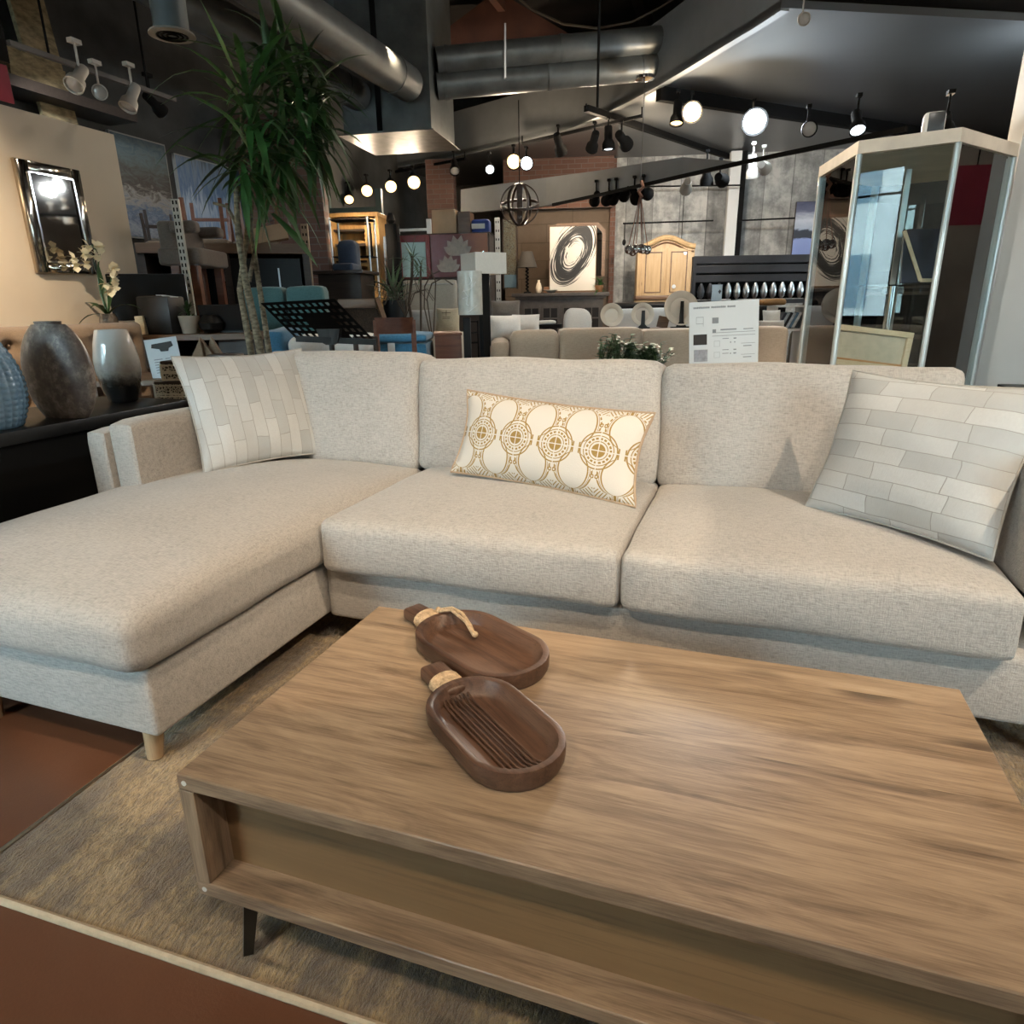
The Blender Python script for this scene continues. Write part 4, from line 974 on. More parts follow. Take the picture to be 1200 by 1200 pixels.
MB().box(x(391), x(443), .36, .4, 0, z(254)).build('back_panel', PINE, hu)
for y in (268, 285, 305): MB().box(x(391), x(430), .05, .36, z(y)-.025, z(y)).build('shelf', DARKW, hu)
d = MB().box(x(430), x(443), -.0, .03, z(308), z(256)).build('upper_door', PINE, hu); 
def strap(mb, x0, x1, z0, z1): mb.box(x0, x1, -.012, 0, z1-.02, z1).box(x1-.02, x1, -.012, 0, z0, z1).box(x0, x1, -.012, 0, z0, z0+.02)
m = MB(); strap(m, x(431), x(438), z(302), z(262)); m.build('iron_strap', BLACKM, d)
d = MB().box(x(430), x(443), -.0, .03, .15, z(312)).build('lower_door', PINE, hu); m = MB(); strap(m, x(431), x(438), z(336), z(318)); m.build('iron_strap', BLACKM, d)
MB().box(x(391), x(443), .02, .36, z(312), z(308)).build('middle_shelf', PINE, hu)
f = Fr(412, 300, 8.6); x, z = f.x, f.z
et = thing('metal_etagere', 'slim metal etagere with glass shelves in front of the pine hutch', 'shelf', f.p, BY)
for a in (389, 434): MB().cyl((x(a), 0, .0), (x(a), 0, z(254)), .012).cyl((x(a), .28, .0), (x(a), .28, z(254)), .012).build('post', STEEL, et)
for y in (256, 300, 330): MB().box(x(388), x(435), -.01, .29, z(y)-.012, z(y)).build('shelf', BLACKM, et)
tf = Fr(412, 240, 10.2); x, z = tf.x, tf.z
t_ = thing('teal_door_frame', 'weathered teal open frame around the pine hutch', 'frame', tf.p, BY)
MB().box(x(377), x(385), 0, .08, 0, z(228)).build('post', TEALM, t_); MB().box(x(441), x(448), 0, .08, 0, z(222)).build('post', TEALM, t_)
for y in (243, 250): MB().box(x(385), x(441), .01, .07, z(y)-.05, z(y)).build('rail', TEALM, t_)
f = Fr(409, 320, 7.9); x, z = f.x, f.z
wc = thing('wing_chair', 'slate blue velvet chair raised on the dark display table', 'chair', f.p, BY)
MB().cushion(x(398), x(420), -.05, .16, z(317), z(283), .05, .02, .02).build('backrest', NAVY, wc)
MB().cushion(x(397), x(421), -.2, .12, z(318), z(310), .02, .01).build('seat', NAVY, wc)
dt = thing('display_table', 'dark display table carrying the slate blue chair', 'table', f.p, BY)
MB().box(x(374), x(436), -.3, .3, z(318)-.035, z(318)-.002, .003, 1).build('table_top', DARKW, dt); MB().box(x(380), x(430), -.22, .25, .0, z(318)-.036).build('pedestal', DARKW, dt)
solo('display_bowl', MB().lathe([(.03, 0), (.09, .05), (.085, .052), (.001, .02)], 20), LEAF3, 'small green bowl on the ledge below the slate blue chair', 'bowl', f.p+Vector((.1, -.3, zat(424, 330, 7.1)))) if False else None
f = Fr(428, 380, 6.1); x, z = f.x, f.z
cb = thing('carved_settle', 'dark carved wooden bench back behind the music stand', 'bench', f.p, CY)
t = NT('carved_dark_wood'); nn = t.noise(t.map((1, 1, 1)), 55, 4, .6, 2.5); t.bump(nn, 1.0, .03); CARVED = t.fin(t.ramp(nn, [(.35, (.018, .012, .008)), (.6, (.085, .055, .035))]), .5)
MB().box(x(398), x(447), 0, .05, z(361), z(350), .008, 2).build('top_rail', BROWNW, cb); MB().box(x(399), x(446), .01, .04, z(398), z(362)).build('carved_panel', CARVED, cb)
MB().bar((x(444), .0, z(351)), (x(455), -.15, z(378)), .04).build('arm', BROWNW, cb); MB().box(x(398), x(447), -.2, .05, .38, z(398)).build('seat', DARKW, cb)
MB().box(x(398), x(402), 0, .05, 0, .38).box(x(443), x(447), 0, .05, 0, .38).box(x(398), x(402), -.2, -.15, 0, .38).box(x(443), x(447), -.2, -.15, 0, .38).build('legs', DARKW, cb)
# wooden chair nearest
f = Fr(464, 400, 4.5); x, z = f.x, f.z
ch = thing('wooden_chair', 'reddish wooden chair with a curved back rail, nearest behind the sofa', 'chair', f.p, CY+.1)
m = MB(); m.grid(lambda a, b: Vector((x(441)+(x(486)-x(441))*a, -.05*math.sin(PI*a), z(391)+(z(372)-z(391))*b)), 10, 2); bmesh.ops.solidify(m.bm, geom=m.bm.faces[:], thickness=.018); m.build('back_rail', DARKW if False else REDW, ch)
for a in (442, 485): MB().box(x(a)-.016, x(a)+.016, -.005, .03, 0, z(375)).build('rear_leg', REDW, ch)
MB().cushion(x(441), x(487), -.0, .42, .42, .455, .015, .005, 0, 6).build('seat', REDW, ch)
for a in (444, 483): MB().box(x(a)-.016, x(a)+.016, .38, .41, 0, .42).build('front_leg', REDW, ch)
f = Fr(428, 405, 4.15); x, z = f.x, f.z
ch2 = thing('side_chair', 'dark wooden chair back rail directly right of the music stand bracket', 'chair', f.p, CY-.2)
MB().box(x(413), x(442), .0, .02, z(401), z(394), .003, 1).build('back_rail', DARKW, ch2); MB().box(x(413), x(417), 0, .03, 0, z(395)).build('rear_leg', DARKW, ch2); MB().box(x(438), x(442), 0, .03, 0, z(395)).build('rear_leg', DARKW, ch2)
MB().box(x(413), x(442), .02, .36, .42, .45).build('seat', DARKW, ch2); MB().box(x(413), x(417), .33, .36, 0, .42).build('front_leg', DARKW, ch2); MB().box(x(438), x(442), .33, .36, 0, .42).build('front_leg', DARKW, ch2)
f = Fr(392, 402, 5.05); x, z = f.x, f.z
db = thing('daybed', 'white cushioned daybed behind the music stand', 'daybed', f.p, CY)
MB().cushion(x(345), x(436), -.2, .35, z(415), z(393), .06, .02).build('mattress', WHITEF, db); MB().box(x(347), x(434), -.18, .33, .1, z(415), .02, 2).build('base', GREYF, db)
MB().box(x(350), x(356), -.1, -.05, 0, .1).box(x(426), x(432), -.1, -.05, 0, .1).box(x(350), x(356), .2, .25, 0, .1).box(x(426), x(432), .2, .25, 0, .1).build('feet', DARKW, db)
solo('throw_blanket', MB().cushion(x(322), x(344), -.22, .28, z(418), z(386), .03, .01, .0, 8, .02, 4), BLUEF, 'blue woven throw folded at the left end of the white daybed', 'blanket', f.p, CY)
f = Fr(472, 402, 5.45); x, z = f.x, f.z
bo = thing('storage_ottoman', 'teal blue upholstered ottoman behind the reddish wooden chair', 'ottoman', f.p, CY)
MB().cushion(x(438), x(503), -.2, .3, .1, z(401), .02, 0).build('body', BLUEF, bo); MB().cushion(x(436), x(504), -.22, .32, z(400), z(391), .025, .02).build('lid', BLUEF, bo)
MB().box(x(460), x(468), -.226, -.222, z(415), z(400)).build('paper_tag', PAPER, bo)
for a in (442, 500): MB().cyl((x(a), -.15, 0), (x(a), -.15, .1), .02).cyl((x(a), .25, 0), (x(a), .25, .1), .02).build('foot', DARKW, bo)
f = Fr(525, 402, 5.6); x, z = f.x, f.z
ns = thing('nightstand', 'small cherry wood nightstand left of the dark floor lamps', 'nightstand', f.p, CY+.1)
MB().box(x(509), x(541), -.2, .2, z(392), z(389), .003, 1).build('top', REDW, ns); MB().box(x(510), x(540), -.19, .19, .08, z(392)).build('body', REDW, ns)
for zz0 in (.12, .38): 
    d = MB().box(x(511.5), x(538.5), -.2, -.19, zz0, zz0+.22).build('drawer', REDW, ns); MB().ball((0, -.21, zz0+.11), .014, 8, 6).build('knob', BLACKM, d)
MB().box(x(511), x(514), -.18, .18, 0, .08).box(x(536), x(539), -.18, .18, 0, .08).build('feet', REDW, ns)
# dark pole lamps
def polelamp(label, px, pw, D, ytop, sh, plastic, rz):
    f = Fr(px, 350, D); o = thing('floor_lamp', label, 'lamp', f.p, rz); z = f.z
    MB().box(-pw/2, pw/2, -pw/2, pw/2, .03, z(ytop), .003, 1).build('pole', BLACK, o); MB().box(-.14, .14, -.14, .14, 0, .03, .005, 1).build('base', BLACK, o)
    return o, f
o, f = polelamp('dark square floor lamp with an open white box shade', 567.5, .062, 5.0, 318, 0, False, CY+.5); z = f.z
hw = .118; off = .0
m = MB()
for s in (-1, 1): m.box(-hw, hw, s*hw-.003, s*hw+.003, z(325)+.02, z(297)); m.box(s*hw-.003, s*hw+.003, -hw, hw, z(325)+.02, z(297))
m.box(-hw, hw, -.004, .004, z(302), z(302)+.004)
s_ = m.build('lamp_shade', LINEN, o, False); MB().cyl((0, 0, z(300)), (0, 0, z(294)), .008).build('finial', CHROME, s_)
o, f = polelamp('dark square floor lamp with a tall shade still in plastic wrap', 546, .05, 4.75, 372, 0, True, CY); z = f.z; x = f.x
s_ = MB().lathe([(.001, z(369)), (.083, z(369)), (.083, z(318)), (.001, z(318))], 28, (x(551), 0, 0), cap=False).build('lamp_shade', PLASTIC, o)
m = MB()
for k in range(5): m.tube([(x(551)+.05*math.sin(k*2), -.085, z(322+k*9)), (x(551)+.02*math.cos(k), -.09, z(330+k*9)), (x(551)-.05*math.sin(k), -.084, z(334+k*8))], .0025, 5)
m.build('plastic_crease', plain('clear_film', (.8, .82, .8), .1), s_)
f = Fr(553, 395, 5.3); x, z = f.x, f.z
ps = thing('wire_plant_stand', 'thin black wire stand between the two dark floor lamps', 'stand', f.p, CY)
m = MB()
for a, b in ((546, 0), (560, 0), (546, .1), (560, .1)): m.cyl((x(a), b, 0), (x(a), b, z(376)), .004, None, 6)
for y in (377, 390, 402): m.cyl((x(546), 0, z(y)), (x(560), 0, z(y)), .004, None, 6).cyl((x(546), .1, z(y)), (x(560), .1, z(y)), .004, None, 6)
m.box(x(546), x(560), 0, .1, z(377), z(376.4)); m.build('wire_frame', BLACKM, ps)
# partition with pictures
f = Fr(520, 300, 9.2); x, z = f.x, f.z
pt = thing('display_partition', 'low display partition carrying the lotus painting and cartons', 'partition', f.p, BY)
MB().box(x(462), x(574), .05, .5, 0, z(274), .004, 1).build('body', plain('dark_panel', (.06, .045, .038), .6), pt); MB().box(x(461), x(575), .03, .52, z(274), z(273), .003, 1).build('ledge', DARKW, pt)
lotus = NT('burgundy_ground'); xx_ = lotus.xyz()[0]; n_ = lotus.noise(lotus.map((1, 1, 1)), 6, 4)
LOT = lotus.fin(lotus.ramp(lotus.math('ADD', lotus.math('MULTIPLY', xx_, 1.1), lotus.math('MULTIPLY', n_, .5)), [(-.0, (.22, .12, .13)), (.2, (.14, .045, .05)), (.5, (.13, .035, .03)), (.8, (.26, .10, .045))]), .45)
lo = thing('flower_painting', 'burgundy painting of two white lotus flowers', 'painting', f.p+Vector((0, 0, 0)), BY)
MB().box(x(505), x(572), -.0, .035, z(325), z(274.5), .004, 1).build('canvas', LOT, lo)
rnd = random.Random(2)
def lotusf(cx, cz, s):
    m = MB()
    for k in range(6):
        a = -1.05+2.1*k/5; L = s*(1-.25*abs(a)/1.4); c = Vector((x(cx), -.003-.0012*abs(k-2), z(cz)))
        d = Vector((math.sin(a), 0, math.cos(a))); sd_ = Vector((d.z, 0, -d.x)); w = s*.2
        pts = [c, c+d*L*.25-sd_*w*.6, c+d*L*.5-sd_*w, c+d*L*.75-sd_*w*.75, c+d*L, c+d*L*.75+sd_*w*.75, c+d*L*.5+sd_*w, c+d*L*.25+sd_*w*.6]
        m.bm.faces.new([m.bm.verts.new(p) for p in pts])
    bmesh.ops.solidify(m.bm, geom=m.bm.faces[:], thickness=.001)
    return m
PET = plain('painted_petal', (.62, .56, .49), .6, 0, .2, 20)
lotusf(537, 300, .26).build('painted_flower', PET, lo, False); lotusf(525, 319, .22).build('painted_flower', PET, lo, False)
PALM = painting('pale_aqua', [(0, (.42, .55, .52)), (.6, (.5, .66, .64)), (1, (.40, .56, .55))], (2, 2, 2), .5, 2, .5)
pa = thing('framed_picture', 'dark red framed pale aqua picture left of the lotus painting', 'picture', f.p, BY)
MB().box(x(470), x(499), -.005, .03, z(324), z(283)).build('picture_panel', PALM, pa)
for nm, b in enumerate(((466, 470, 326, 275), (499, 503.5, 326, 275), (470, 499, 283, 275), (470, 499, 326, 324))): MB().box(x(b[0]), x(b[1]), -.02, .04, z(b[2]), z(b[3]), .004, 1).build('frame_bar', plain('maroon_frame', (.16, .03, .03), .5), pa)
mm = MB(); rnd = random.Random(8)
solo('shelf_bracket', MB().box(x(467), x(504), -.08, -.05, z(270.5), z(267.5)).box(x(503), x(508), -.085, -.045, z(274), z(257)).box(x(465), x(468), -.08, .05, z(274.2), z(267.5)), WHITEP, 'white metal bracket over the red framed picture', 'bracket', f.p, BY)
solo('carton', MB().box(x(505.5), x(534), .12, .42, z(272.6), z(244), .004, 1), CARD, 'tan cardboard carton on the ledge over the lotus painting', 'carton', f.p, BY)
solo('carton', MB().box(x(536), x(551), .12, .42, z(272.6), z(247), .004, 1), BROWNW, 'brown wooden crate beside the tan carton on the ledge', 'crate', f.p, BY)
b = thing('tote_bag', 'blue tote bag with a white band on the ledge over the lotus painting', 'bag', f.p+Vector((0, 0, 0)), BY)
MB().cushion(x(552), x(573), .12, .32, z(272.6), z(257), .03, .01).build('body', plain('royal_blue', (.02, .05, .22), .6), b); MB().box(x(552.5), x(568), .112, .128, z(268), z(262)).build('band', WHITEP, b)
# beige headboard, twigs and palms
f = Fr(502, 360, 8.5); x, z = f.x, f.z
hd = thing('upholstered_headboard', 'oatmeal upholstered headboard under the lotus painting', 'headboard', f.p, BY)
MB().cushion(x(472), x(536), 0, .1, .3, z(328), .03, .0, .01).build('panel', OATF, hd); MB().box(x(473), x(477), .02, .08, 0, .3).box(x(531), x(535), .02, .08, 0, .3).build('legs', DARKW, hd)
MB().tube([(x(473), -.006, z(333)), (x(535), -.006, z(333))], .008, 6).build('welt', GREYF, hd)
def cush(name, label, px, y0, y1, pw, D, mat, yaw, lean, seed, T=.12):
    f = Fr(px, (y0+y1)/2, D); h = f.z(y0)-f.z(y1); o = pillow(name, label, pw*f.k, h, T, mat, mat, (f.p.x, f.p.y, f.z(y1)), yaw, lean, 0, seed, .05, .003); return o
f2 = Fr(505, 392, 7.4)
bd_ = thing('cushioned_bench', 'pale bench in front of the oatmeal headboard', 'bench', f2.p, BY)
MB().cushion(f2.x(474), f2.x(542), -.25, .45, .25, f2.z(391), .05, .01).build('seat', OATF, bd_); MB().box(f2.x(476), f2.x(480), -.2, .4, 0, .25).box(f2.x(536), f2.x(540), -.2, .4, 0, .25).build('legs', DARKW, bd_)
cush('sofa_pillow', 'grey linen pillow in front of the oatmeal headboard', 491, 362, 390, 33, 7.45, GREYF, 12, 15, 3)
cush('sofa_pillow', 'cream burlap pillow with a printed emblem beside the grey pillow', 524, 360, 390, 28, 7.4, CREAMF, 8, 15, 5)
pr = MB(); pr.box(-.05, .05, -.003, -.001, .0, .006).box(-.003, .003, -.003, -.001, -.03, .03).box(-.04, .04, -.003, -.001, -.045, -.04).box(-.04, .04, -.003, -.001, -.06, -.055)
cp = [o for o in bpy.data.objects if o.get('label', '').startswith('cream burlap')][0]
e = pr.build('emblem_print', BROWNW, cp, False); e.location = (0, -.075, .19)
f = Fr(461, 340, 8.1); x, z = f.x, f.z
sp = thing('spiky_plant', 'dark spiky plant in a black planter right of the pine hutch', 'potted plant', f.p, 0)
MB().lathe([(.08, 0), (.11, .02), (.13, z(352)), (.11, z(352)), (.001, z(356))], 20).build('planter', BLACK, sp)
m = MB(); crown(m, (0, 0, z(350)), 44, .46, .03, random.Random(3), .5, 1.5, .9); m.build('foliage', LEAF3, sp)
f = Fr(462, 290, 9.0); x, z = f.x, f.z
cs = thing('column_statue', 'tall black column statue behind the spiky plant', 'statue', f.p, BY)
MB().box(x(452), x(466), 0, .15, 0, z(262), .01, 2).build('column', BLACKM, cs); MB().lathe([(.03, 0), (.06, .04), (.045, .10), (.03, .13), (.001, .14)], 16, (x(458), .07, z(262))).build('head', BLACK, cs)
MB().box(x(450), x(453), -.02, .0, .8, z(277)).build('chrome_strip', CHROME, cs)
f = Fr(486, 350, 7.0); x, z = f.x, f.z
pp_ = thing('ponytail_palm', 'thin stemmed palm in front of the aqua picture and oatmeal headboard', 'potted plant', f.p, 0)
MB().lathe([(.08, 0), (.10, .02), (.12, .40), (.1, .4), (.001, .36)], 20).build('pot', POTB, pp_)
st_ = [(x(487), 0, .38), (x(482), 0, z(385)), (x(478), 0, z(355)), (x(484), 0, z(325)), (x(486), 0, z(300))]
MB().tube(st_, .014, 7).tube([(x(488), .03, .38), (x(492), .03, z(350)), (x(494), .02, z(325)), (x(496), 0, z(312))], .011, 7).build('stems', TWIG, pp_)
m = MB(); crown(m, (x(486), 0, z(300)), 34, .22, .012, random.Random(9), -.3, 1.4, 1.3); crown(m, (x(496), 0, z(312)), 22, .16, .012, random.Random(10), -.3, 1.4, 1.3); m.build('foliage', LEAF3, pp_)
m = MB(); rnd = random.Random(14)
for k in range(16):
    a = rnd.uniform(-1, 1); L = rnd.uniform(.15, .42); c0 = Vector((x(476), -.05, z(372))); m.tube([c0, c0+Vector((a*L*.5, -.03, L*.9)), c0+Vector((a*L*1.0, -.03, L*1.0)), c0+Vector((a*L*1.3, -.03, L*.6))], .0035, 5)
m.build('dry_fronds', TWIG, pp_)
tw = thing('twig_arrangement', 'bare arching twigs in front of the oatmeal headboard', 'plant', Fr(512, 380, 6.6).p, 0)
m = MB(); g = Fr(512, 380, 6.6)
for pts in (((505, 392), (501, 350), (508, 332), (522, 326), (534, 334)), ((507, 392), (511, 355), (513, 330), (508, 318)), ((503, 392), (497, 360), (499, 335), (507, 322), (518, 318))): m.tube([(g.x(a), 0, g.z(b)) for a, b in pts], .006, 6)
m.build('twigs', TWIG, tw); MB().lathe([(.05, 0), (.07, .1), (.05, g.z(391)), (.04, g.z(391)), (.001, .3)], 18, (g.x(505), 0, 0)).build('vase', CLAY, tw)
# carved wall panel, orb, buffet group
f = Fr(597, 300, 11.6); x, z = f.x, f.z
t = NT('verdigris_carving'); nn = t.noise(t.map((1, 1, 1)), 38, 4, .6, 2); zz_ = t.xyz()[2]; t.bump(nn, 1, .02); c_ = t.ramp(nn, [(.35, (.035, .035, .03)), (.52, (.14, .12, .08)), (.68, (.10, .15, .165))]); CARV2 = t.fin(c_, .8)
cpn = thing('carved_wall_panel', 'tall narrow verdigris carved panel beside the white slotted post', 'wall art', f.p, BY)
MB().box(x(590), x(605), 0, .05, z(338), z(258), .006, 1).build('panel', CARV2, cpn)
for a in (589, 605): MB().box(x(a), x(a+1.6), -.015, .06, z(339), z(257)).build('frame_bar', DARKW, cpn)
MB().box(x(590.6), x(605), -.008, .0, z(337), z(322)).build('blue_foot', plain('faded_blue', (.09, .15, .19), .8), cpn)
f = Fr(658, 370, 11.2); x, z = f.x, f.z
bu = thing('sideboard', 'dark sideboard with glazed doors under the abstract painting', 'sideboard', f.p, BY)
DK = plain('charcoal_wash', (.06, .052, .048), .6, 0, .2, 14)
MB().box(x(600), x(713), -.06, .46, z(344)-.045, z(343), .008, 2).build('top', DK, bu); MB().box(x(604), x(709), -.03, .44, z(350), z(347)).build('moulding', DK, bu)
MB().box(x(608), x(706), 0, .42, .08, z(350)).build('body', DK, bu); MB().box(x(609), x(705), .03, .4, 0, .08).build('plinth', DK, bu)
for a in (613, 635, 659, 683):
    d = MB().box(x(a), x(a+20), -.02, 0, .12, z(358)).build('door', DK, bu); g = MB().box(x(a+2), x(a+18), -.024, -.02, z(400), z(361)).build('glazing', plain('dark_glass', (.02, .02, .022), .1), d)
    MB().box(x(a+9.5), x(a+10.5), -.03, -.024, z(400), z(361)).box(x(a+2), x(a+18), -.03, -.024, z(373)-.01, z(372)).build('glazing_bar', DK, d)
bt = z(343)+.001
def onbu(px, dy=.15): f_ = Vector((math.cos(BY), math.sin(BY), 0))*x(px)+Vector((-math.sin(BY), math.cos(BY), 0))*dy; return Vector((f.p.x+f_.x, f.p.y+f_.y, bt))
tl_ = thing('table_lamp', 'dark twisted table lamp with a grey shade on the sideboard', 'lamp', onbu(617), BY)
H = z(293)-bt
MB().lathe([(.06, 0), (.06, .02), (.02, .03)], 18).build('base', BLACKM, tl_)
MB().tube([(.018*math.sin(k*1.15), .018*math.cos(k*1.15), .03+(H*.62)*k/40) for k in range(41)], .014, 8).build('twisted_stem', BLACKM, tl_)
MB().lathe([(.165, H*.62), (.09, H), (.086, H), (.16, H*.62)], 28, cap=False).build('lamp_shade', plain('grey_shade', (.05, .044, .038), .8), tl_)
solo('ceramic_bottle', MB().lathe([(.03, 0), (.045, .02), (.05, .08), (.035, .14), (.018, .17), (.02, .2), (.001, .2)], 18), CREAM, 'small cream bottle vase on the sideboard right of the twisted lamp', 'vase', onbu(631, .08))
solo('shallow_dish', MB().lathe([(.03, 0), (.12, .045), (.115, .047), (.001, .012)], 24), PLATE, 'shallow stone dish on the sideboard left under the abstract painting', 'dish', onbu(645, .06))
solo('copper_box', MB().box(-.04, .04, -.03, .03, 0, .10, .005, 1), plain('terracotta', (.26, .13, .07), .7), 'small terracotta block behind the shallow dish', 'box', onbu(639.5, .26))
ST_ = MB()
ap = thing('abstract_painting', 'white abstract painting with a black brushed oval above the sideboard', 'painting', onbu(670, .2), BY)
t = NT('black_brush_oval'); q = t.xyz(); n1 = t.noise(t.map((1, 1, 1), (0, .5, 0)), 3, 4)
ca, sa = math.cos(.5), math.sin(.5)
u = t.math('ADD', t.math('MULTIPLY', q[0], ca), t.math('MULTIPLY', t.math('SUBTRACT', q[2], .60), -sa)); v_ = t.math('ADD', t.math('MULTIPLY', q[0], sa), t.math('MULTIPLY', t.math('SUBTRACT', q[2], .60), ca))
r_ = t.math('SQRT', t.math('ADD', t.math('POWER', t.math('MULTIPLY', u, 1/.58), 2), t.math('POWER', v_, 2)))
ang = t.math('ARCTAN2', v_, u)
cmb = t.n('CombineXYZ'); t.link(t.math('MULTIPLY', r_, 42), cmb.inputs[0]); t.link(t.math('MULTIPLY', t.math('SINE', ang), .9), cmb.inputs[1]); t.link(t.math('MULTIPLY', t.math('COSINE', ang), .9), cmb.inputs[2])
streak = t.noise(cmb.outputs[0], 1, 3, .5)
env = t.math('SUBTRACT', 1, t.math('MULTIPLY', t.math('ABSOLUTE', t.math('SUBTRACT', r_, .36)), 6.6))
val = t.math('ADD', t.math('MULTIPLY', env, .36), t.math('SUBTRACT', t.math('MULTIPLY', streak, 1.5), .48))
ABS = t.fin(t.ramp(val, [(.27, (.66, .63, .57)), (.34, (.16, .15, .14)), (.42, (.02, .02, .02))]), .5)
aw = x(697)-x(644); ah = zat(670, 262, 11.2)-bt-.02
MB().box(-aw/2, aw/2, .0, .04, .03, ah).build('canvas', ABS, ap)
for b in ((-aw/2-.012, -aw/2, .02, ah+.012), (aw/2, aw/2+.012, .02, ah+.012), (-aw/2, aw/2, ah, ah+.012), (-aw/2, aw/2, .0, .03)): MB().box(b[0], b[1], -.01, .045, b[2], b[3]).build('frame_bar', BROWNW, ap)
om = thing('octagonal_mirror', 'dark octagonal mirror half hidden behind the abstract painting', 'mirror', onbu(675, .32), BY)
w_ = aw/2+.08; hh = ah+.06; cpoly = [(-w_, .25), (-w_, hh-.12), (-w_+.12, hh), (w_-.12, hh), (w_, hh-.12), (w_, .25)]
RX = Matrix.Rotation(PI/2, 4, 'X')
MB().prism(cpoly, -.04, 0, RX).build('frame', BROWNW, om); MB().prism([(a*.88, .3+(b-.3)*.94) for a, b in cpoly], 0, .006, RX).build('glass', mg, om)
MB().box(-.2, .2, 0, .03, .0, .25).build('easel_support', DARKW, om)
fp = potplant('button_fern', 'small bright green fern in a copper pot on the sideboard', onbu(701, .02), plain('copper', (.35, .17, .08), .4, .6), .07, .10, 46, .16, .03, LEAF2, 12, 1.2, .0)
# orb chandelier
p = at(609, 240, 9.0); ob = thing('orb_chandelier', 'dark banded orb chandelier hanging before the back wall', 'chandelier', (p.x, p.y, p.z), BY)
R_ = 22*9.0/820
for k, (rx_, ry_) in enumerate(((PI/2, 0), (PI/2, PI/3), (PI/2, -PI/3), (.35, 0))):
    m = MB(); M_ = Matrix.Rotation(ry_, 4, 'Z') @ Matrix.Rotation(rx_, 4, 'X'); n = 40
    rows = [[m.bm.verts.new(M_ @ Vector((rr*math.cos(2*PI*i/n), rr*math.sin(2*PI*i/n), zz1))) for rr, zz1 in ((R_, -.016), (R_, .016), (R_-.012, .016), (R_-.012, -.016))] for i in range(n)]
    for i in range(n):
        for j in range(4): m.bm.faces.new((rows[i][j], rows[(i+1) % n][j], rows[(i+1) % n][(j+1) % 4], rows[i][(j+1) % 4]))
    m.build('ring_band', DARKW, ob)
MB().box(-.035, .035, -.02, .02, -R_, R_).build('centre_post', DARKW, ob); MB().cyl((0, 0, R_), (0, 0, 3.39-p.z), .006, None, 6).build('hanging_rod', BLACKM, ob)
# beige sectional behind the sofa
f = Fr(745, 400, 4.9); x, z = f.x, f.z
bs = thing('slipcovered_sectional', 'sand slipcovered sectional seen from behind, beyond the linen sofa', 'sofa', f.p, CY+.02)
MB().cushion(x(598), x(656), 0, .2, .12, z(386), .05, .01, .0, 12, .012, 21).build('back_cushion', BEIGEF, bs)
MB().cushion(x(655.5), x(753), 0, .2, .12, z(384.5), .03, .006, .0, 12, .006, 22).build('back_cushion', BEIGEF, bs)
MB().cushion(x(753.5), x(850), 0, .2, .12, z(387), .03, .006, .0, 12, .006, 23).build('back_cushion', BEIGEF, bs)
MB().cushion(x(851), x(928), 0, .2, .12, z(386), .05, .004, .0, 12, .012, 24).build('back_cushion', BEIGEF, bs)
MB().cushion(x(583), x(928), .2, 1.0, .12, .5, .04, .01, 0, 12).build('seat', BEIGEF, bs)
MB().cushion(x(574), x(598), .02, 1.15, .12, z(396), .05, .01, 0, 12, .01, 3).build('arm', BEIGEF, bs)
for a in (580, 740, 922): MB().box(x(a), x(a+5), .06, .11, 0, .12).box(x(a), x(a+5), .9, .95, 0, .12).build('foot', DARKW, bs)
cush('sofa_pillow', 'large white pillow slumped at the left end of the sand sectional', 592, 369, 398, 40, 5.2, WHITEF, 32, 12, 7, .16)
cush('sofa_pillow', 'white square pillow behind the large slumped white pillow', 616, 368, 392, 32, 5.6, WHITEF, 14, 14, 9, .14)
cush('sofa_pillow', 'brown-grey pillow at the far left behind the white pillows', 592, 352, 374, 34, 6.3, TAUPE, 10, 10, 11, .14)
f3 = Fr(676, 375, 6.4)
wch = thing('slipper_chair', 'white slipcovered chair back behind the left display plate', 'chair', f3.p, CY)
MB().cushion(f3.x(661), f3.x(694), 0, .18, .4, f3.z(363.5), .08, .02, .0, 10, .01, 5).build('backrest', WHITEF, wch); MB().cushion(f3.x(658), f3.x(697), .18, .7, .15, .45, .05, .02).build('seat', WHITEF, wch)
MB().box(f3.x(662), f3.x(666), .02, .07, 0, .42).box(f3.x(689), f3.x(693), .02, .07, 0, .42).box(f3.x(662), f3.x(666), .6, .65, 0, .16).box(f3.x(689), f3.x(693), .6, .65, 0, .16).build('legs', DARKW, wch)
ct = thing('coffee_tray', 'white folded cloth on a dark round table beyond the white pillows', 'table', at0(640, 385, 6.0), CY)
f4 = Fr(640, 385, 6.0); MB().lathe([(.001, f4.z(380)-.03), (.14, f4.z(380)-.03), (.14, f4.z(380)), (.001, f4.z(380))], 28).build('table_top', BLACKM, ct); MB().cyl((0, 0, 0), (0, 0, f4.z(380)-.03), .03).build('pedestal', BLACKM, ct); MB().cushion(-.09, .08, -.06, .06, f4.z(380), f4.z(376), .012, .006, 0, 6, .006).build('cloth', WHITEF, ct)
